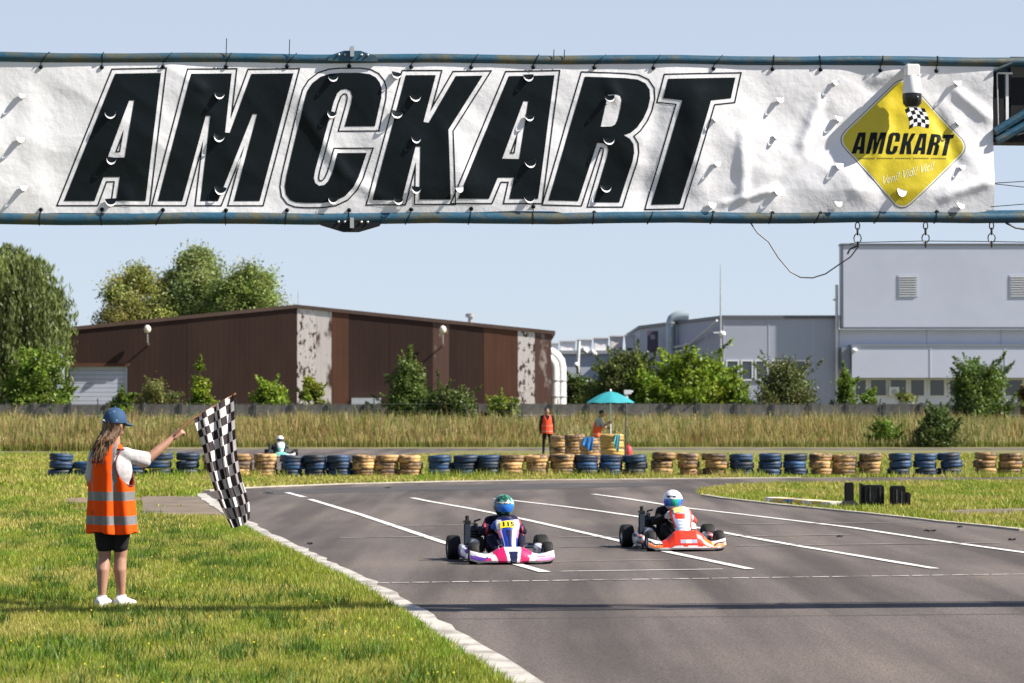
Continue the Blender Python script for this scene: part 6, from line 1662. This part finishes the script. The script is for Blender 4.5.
    mb = MB(); mb.bb(-.44, -.36, .075, .135, .43, .455); mb.lathe([(.022, .0), (.022, .05), (.0, .06)], (-.40, .10, .454), n=10); mb.tube([(-.37, .1, .42), (-.30, .16, .42), (-.26, .3, .40)], .012, 7); mb.build('radiator_cap', enginem, ra)
    mb = MB(); mb.lathe([(.02, -.16), (.055, -.15), (.06, 0), (.055, .15), (.02, .16)], (0, 0, 0), 'y', 12)
    for i in range(len(mb.v)): x, y, z = mb.v[i]; mb.v[i] = (-.33 + x, .12 + y, .2 + z)
    mb.build('silencer', alu, en)
    return t
blackp = mat('black plastic', (.008, .008, .009), .45); darkblue = mat('radiator core', (.016, .026, .045), .5, var=.4, scale=30)
def driver(kt, label, suit, suitfn, helm, helmfn, vis, glove, rz, hx=-.03, hz=.605, va=74):
    t = thing('person', label, 'person', kt.location, kt.rotation_euler.z, 'kart drivers'); t.scale = kt.scale
    pr = []
    for s_ in (-1, 1):
        hip = Vector((.08 * s_, .20, .14)); kn = Vector((.17 * s_, -.12, .27)); an = Vector((.13 * s_, -.40, .12))
        pr += [('c', hip, .075, kn, .052), ('c', kn, .05, an, .036)]
        sh = Vector((.145 * s_ + hx * .4, .24, .445)); el = Vector((.225 * s_, .05, .33)); wr = Vector((.135 * s_, -.10, .40))
        pr += [('c', sh, .052, el, .042), ('c', el, .042, wr, .03)]
    pr += [('e', (0, .22, .15), (.14, .11, .1)), ('c', (0, .23, .18), .115, (hx * .5, .25, .36), .125), ('c', (-.11 + hx * .4, .25, .44), .065, (.11 + hx * .4, .25, .44), .065), ('c', (hx * .6, .24, .44), .055, (hx, .22, .54), .05)]
    for s_ in (-1, 1):
        wr = Vector((.135 * s_, -.10, .40))
        hand(pr, wr, Vector((-.12 * s_, -.5, .25)), Vector((s_, 0, .5)), L=.13, curl=.9, thumb=-s_)
    def mf(c, n):
        if c.y < -.105 and abs(c.x) < .19 and c.z > .36: return len(suit) - 1
        return suitfn(c)
    organic('body', pr, .0085, suit, t, mf, smooth=3)
    for s_ in (-1, 1):
        mb = MB(); a = Vector((.13 * s_, -.41, .08)); mb.cap(a, .036, a + Vector((0, -.09, .04)), .03); mb.build('shoe', blackp, t)
    # helmet
    H = Vector((hx, .19, hz)); Rz = Matrix.Rotation(rz, 3, 'Z')
    mb = MB(); vs = []; n, m = 40, 30; fs = []
    def hp(th, ph, g=1.0):
        d = Vector((math.sin(ph) * math.cos(th), math.sin(ph) * math.sin(th), math.cos(ph)))
        fr = max(0, -d.y); low = max(0, -d.z)
        x = .122 * d.x * (1 - .14 * low); y = .145 * d.y * (1 - .03 * low) - .02 * fr * low; z = .135 * d.z + (.012 if d.z < 0 else 0)
        z = max(z, -.112)
        return Vector((x, y, z)) * g
    for j in range(m + 1):
        for k in range(n): vs.append(H + Rz @ hp(2 * PI * k / n, PI * j / m))
    for j in range(m):
        for k in range(n): fs.append((j * n + k, j * n + (k + 1) % n, (j + 1) * n + (k + 1) % n, (j + 1) * n + k))
    mb.add(vs, fs)
    for f in range(len(fs)):
        j, k = divmod(f, n); th = 2 * PI * (k + .5) / n; ph = PI * (j + .5) / m; mb.m[f] = helmfn(hp(th, ph), th, ph)
    hm = mb.build('helmet', helm, t)
    mb = MB(); vs = []; nx, nz = 26, 8
    for j in range(nz + 1):
        ph = math.radians(78 + 42 * j / nz)
        for i in range(nx + 1): th = -PI / 2 + math.radians(va) * (-1 + 2 * i / nx); vs.append(H + Rz @ hp(th, ph, 1.018))
    mb.add(vs, [(j * (nx + 1) + i, j * (nx + 1) + i + 1, (j + 1) * (nx + 1) + i + 1, (j + 1) * (nx + 1) + i) for j in range(nz) for i in range(nx)])
    for f in range(nx * nz): mb.m[f] = (f % nx) * len(vis) // nx if len(vis) > 1 else 0
    mb.build('visor', vis, hm)
    mb = MB(); mb.lathe([(.13, -.10), (.14, -.12), (.13, -.15), (.09, -.15), (.09, -.11)], tuple(H), n=24, closed=True); mb.build('neck_collar', glove, t)
    return t
wht = gloss('white bodywork', (.70, .69, .71)); mag = gloss('magenta bodywork', (.55, .012, .11)); pnk = gloss('pink bodywork', (.66, .16, .36)); blu = gloss('blue bodywork', (.015, .04, .33)); nav = gloss('navy bodywork', (.006, .006, .05)); pur = gloss('purple bodywork', (.09, .03, .24))
m1 = [wht, mag, pnk, blu, nav, pur]
def b1(x, t_):
    a = abs(x)
    if a > .5: return 0 if t_ > .5 else 5
    if a < .035 + .02 * t_: return 4 if t_ < .72 else 0
    if a < .065 + .03 * t_: return 0
    if a < .165 + .05 * t_: return 1
    if a < .235 + .02 * t_: return 0
    if x < 0: return 5 if .12 < t_ < .62 and a > .24 + .15 * (1 - t_) * .5 else (1 if .12 < t_ < .5 else 0)
    return 2 if .12 < t_ < .85 - (a - .22) * 1.2 and (t_ < .3 or a > .26) and not (.44 < t_ < .5) else 0
def p1(q, v):
    a = abs(q)
    if v > .93: return 4
    if v > .62: return 0 if a > .55 else 3
    w = .72
    if a > w: return 2 if v > .35 else 3
    if a > w - .10: return 0
    if a < .30 - .12 * (1 - v): return 4
    return 3
k1p = gnd(504, 563.5); k1p.y += .35; k1p.x = (504 - 512) * k1p.y / F
k1 = kart('blue, magenta and white racing kart with yellow plate 115, left of the two front karts', k1p, math.radians(9), b1, m1, p1, m1, (.63, .84, (.80, .62, .02), '115'), sc=.985)
s1 = [mat('navy race suit', (.006, .006, .022), .85, spec=.2, bump=.9, bscale=13), mat('purple suit panel', (.16, .05, .22), .75), mat('red suit panel', (.35, .03, .05), .75), mat('blue gloves', (.02, .08, .42), .7)]
hg = mat('green helmet pattern', (.05, .26, .165), .3, scale=22, col2=(.008, .045, .03), lo=.46, hi=.52, coat=.5, detail=2)
driver(k1, 'kart driver with a dark green patterned helmet and blue visor in a navy suit', s1, lambda c: 1 if abs(c.x) < .05 and c.z > .3 else (2 if abs(abs(c.x) - .2) < .012 and c.z > .3 else 0),
       [hg, mat('dark helmet', (.008, .03, .022), .3, coat=.5), mat('white helmet band', (.62, .60, .62), .35, scale=40, col2=(.25, .10, .16), lo=.5, hi=.56), mat('mint helmet', (.22, .45, .34), .3)],
       lambda p, th, ph: 2 if (p.y < -.07 and .035 < p.z < .06 and abs(p.x) < .09) else (1 if p.x < -.06 or (p.z < .03 and p.y > -.06) else (3 if (p.x > .05 and p.z < -.055) else (3 if p.x > .075 and p.z > .03 else 0))),
       [mat('blue visor', (.012, .13, .50), .12, coat=.6)], s1[0], math.radians(0), hx=.025, va=52)
red = gloss('red bodywork', (.62, .035, .010)); org = gloss('orange bodywork', (.74, .15, .02)); gry = gloss('pale grey blue bodywork', (.33, .40, .55)); blk2 = gloss('black bodywork', (.015, .015, .018)); slt = gloss('pale orange bodywork', (.72, .36, .16))
m2 = [wht, red, org, gry, blk2, slt]
def b2(x, t_):
    a = abs(x)
    if a > .5: return 4 if t_ > .6 else (1 if t_ > .3 else 0)
    w = math.sin(x * 37) * .09 + math.sin(x * 71 + 1) * .05
    if a < .1 and .3 < t_ < .46: return 3 if abs(x) > .03 else 0
    if t_ < .14 + w * .5: return 0
    if a > .3:
        if t_ > .8: return 0
        if .52 + w < t_ < .72 + w: return 4
        return 2 if t_ < .5 + w else (5 if x > 0 else 0)
    if x > .2 and t_ > .25: return 2 if w > -.06 else 5
    return 1
def p2(q, v):
    a = abs(q)
    if v < .14: return 4 if v > .10 else 0
    if a > .78: return 1 if v > .3 else 0
    if v > .62 and a < .6: return 1 if v < .80 else 0
    if a < .42 and v < .58: return 3 if int(v * 26) % 3 else 0
    if q < -.45: return 3
    return 0
k2p = gnd(678, 550.5); k2p.y += .35; k2p.x = (676 - 512) * k2p.y / F
k2 = kart('red, orange and white racing kart with a white fairing, right of the two front karts', k2p, math.radians(9), b2, m2, p2, m2, (.80, .97, (.80, .66, .22), None), sc=1.0, nh=1.32)
s2 = [mat('black race suit', (.007, .007, .0085), .85, spec=.2, bump=.9, bscale=13), mat('white suit panel', (.62, .60, .60), .75), mat('red suit panel bright', (.5, .05, .04), .75), mat('pale gloves', (.55, .5, .5), .7)]
driver(k2, 'kart driver with a white helmet and blue green mirrored visor', s2, lambda c: 1 if c.x > .12 and c.z > .25 and c.x < .2 else (2 if c.x > .19 else 0),
       [mat('white helmet shell', (.74, .73, .76), .3, coat=.5), mat('lilac helmet', (.45, .40, .62), .3, coat=.5), mat('dark helmet print', (.03, .03, .06), .4)],
       lambda p, th, ph: 2 if (p.y < -.06 and .040 < p.z < .066 and -.085 < p.x < .03 and (int(p.x * 150) % 3 or p.z > .06)) else (1 if p.x > .085 and p.z < .02 else 0),
       [mat('visor blue', (.02, .06, .55), .1, coat=.6), mat('visor blue teal', (.02, .2, .45), .1, coat=.6), mat('visor green', (.02, .40, .22), .1, coat=.6), mat('visor teal', (.02, .22, .45), .1, coat=.6), mat('visor violet', (.06, .06, .55), .1, coat=.6)], s2[0], math.radians(-4), hx=.0, hz=.565)
tea = gloss('pale teal bodywork', (.16, .42, .36)); m3 = [wht, tea, blk2, wht, blk2, wht]
k3p = gnd(281, 457.3)
k3 = kart('distant pale teal and white kart behind the blue and ochre tyres', k3p, math.radians(4), lambda x, t_: 1 if abs(x) < .22 and t_ > .25 else 0, m3, lambda q, v: 1 if v < .55 or q > .2 else 0, m3, (.66, .88, (.70, .70, .68), None))
driver(k3, 'distant kart driver with a white helmet and dark visor above the tyres', [mat('dark race suit', (.02, .025, .03), .75), mat('teal suit panel', (.10, .40, .33), .75), mat('dark gloves', (.03, .03, .03), .7)],
       lambda c: 1 if abs(c.x) < .1 and c.z > .22 else 0, [mat('white helmet far', (.74, .74, .74), .3, coat=.5)], lambda p, th, ph: 0, [mat('dark visor', (.03, .04, .06), .1, coat=.6)], s2[1], 0.0)
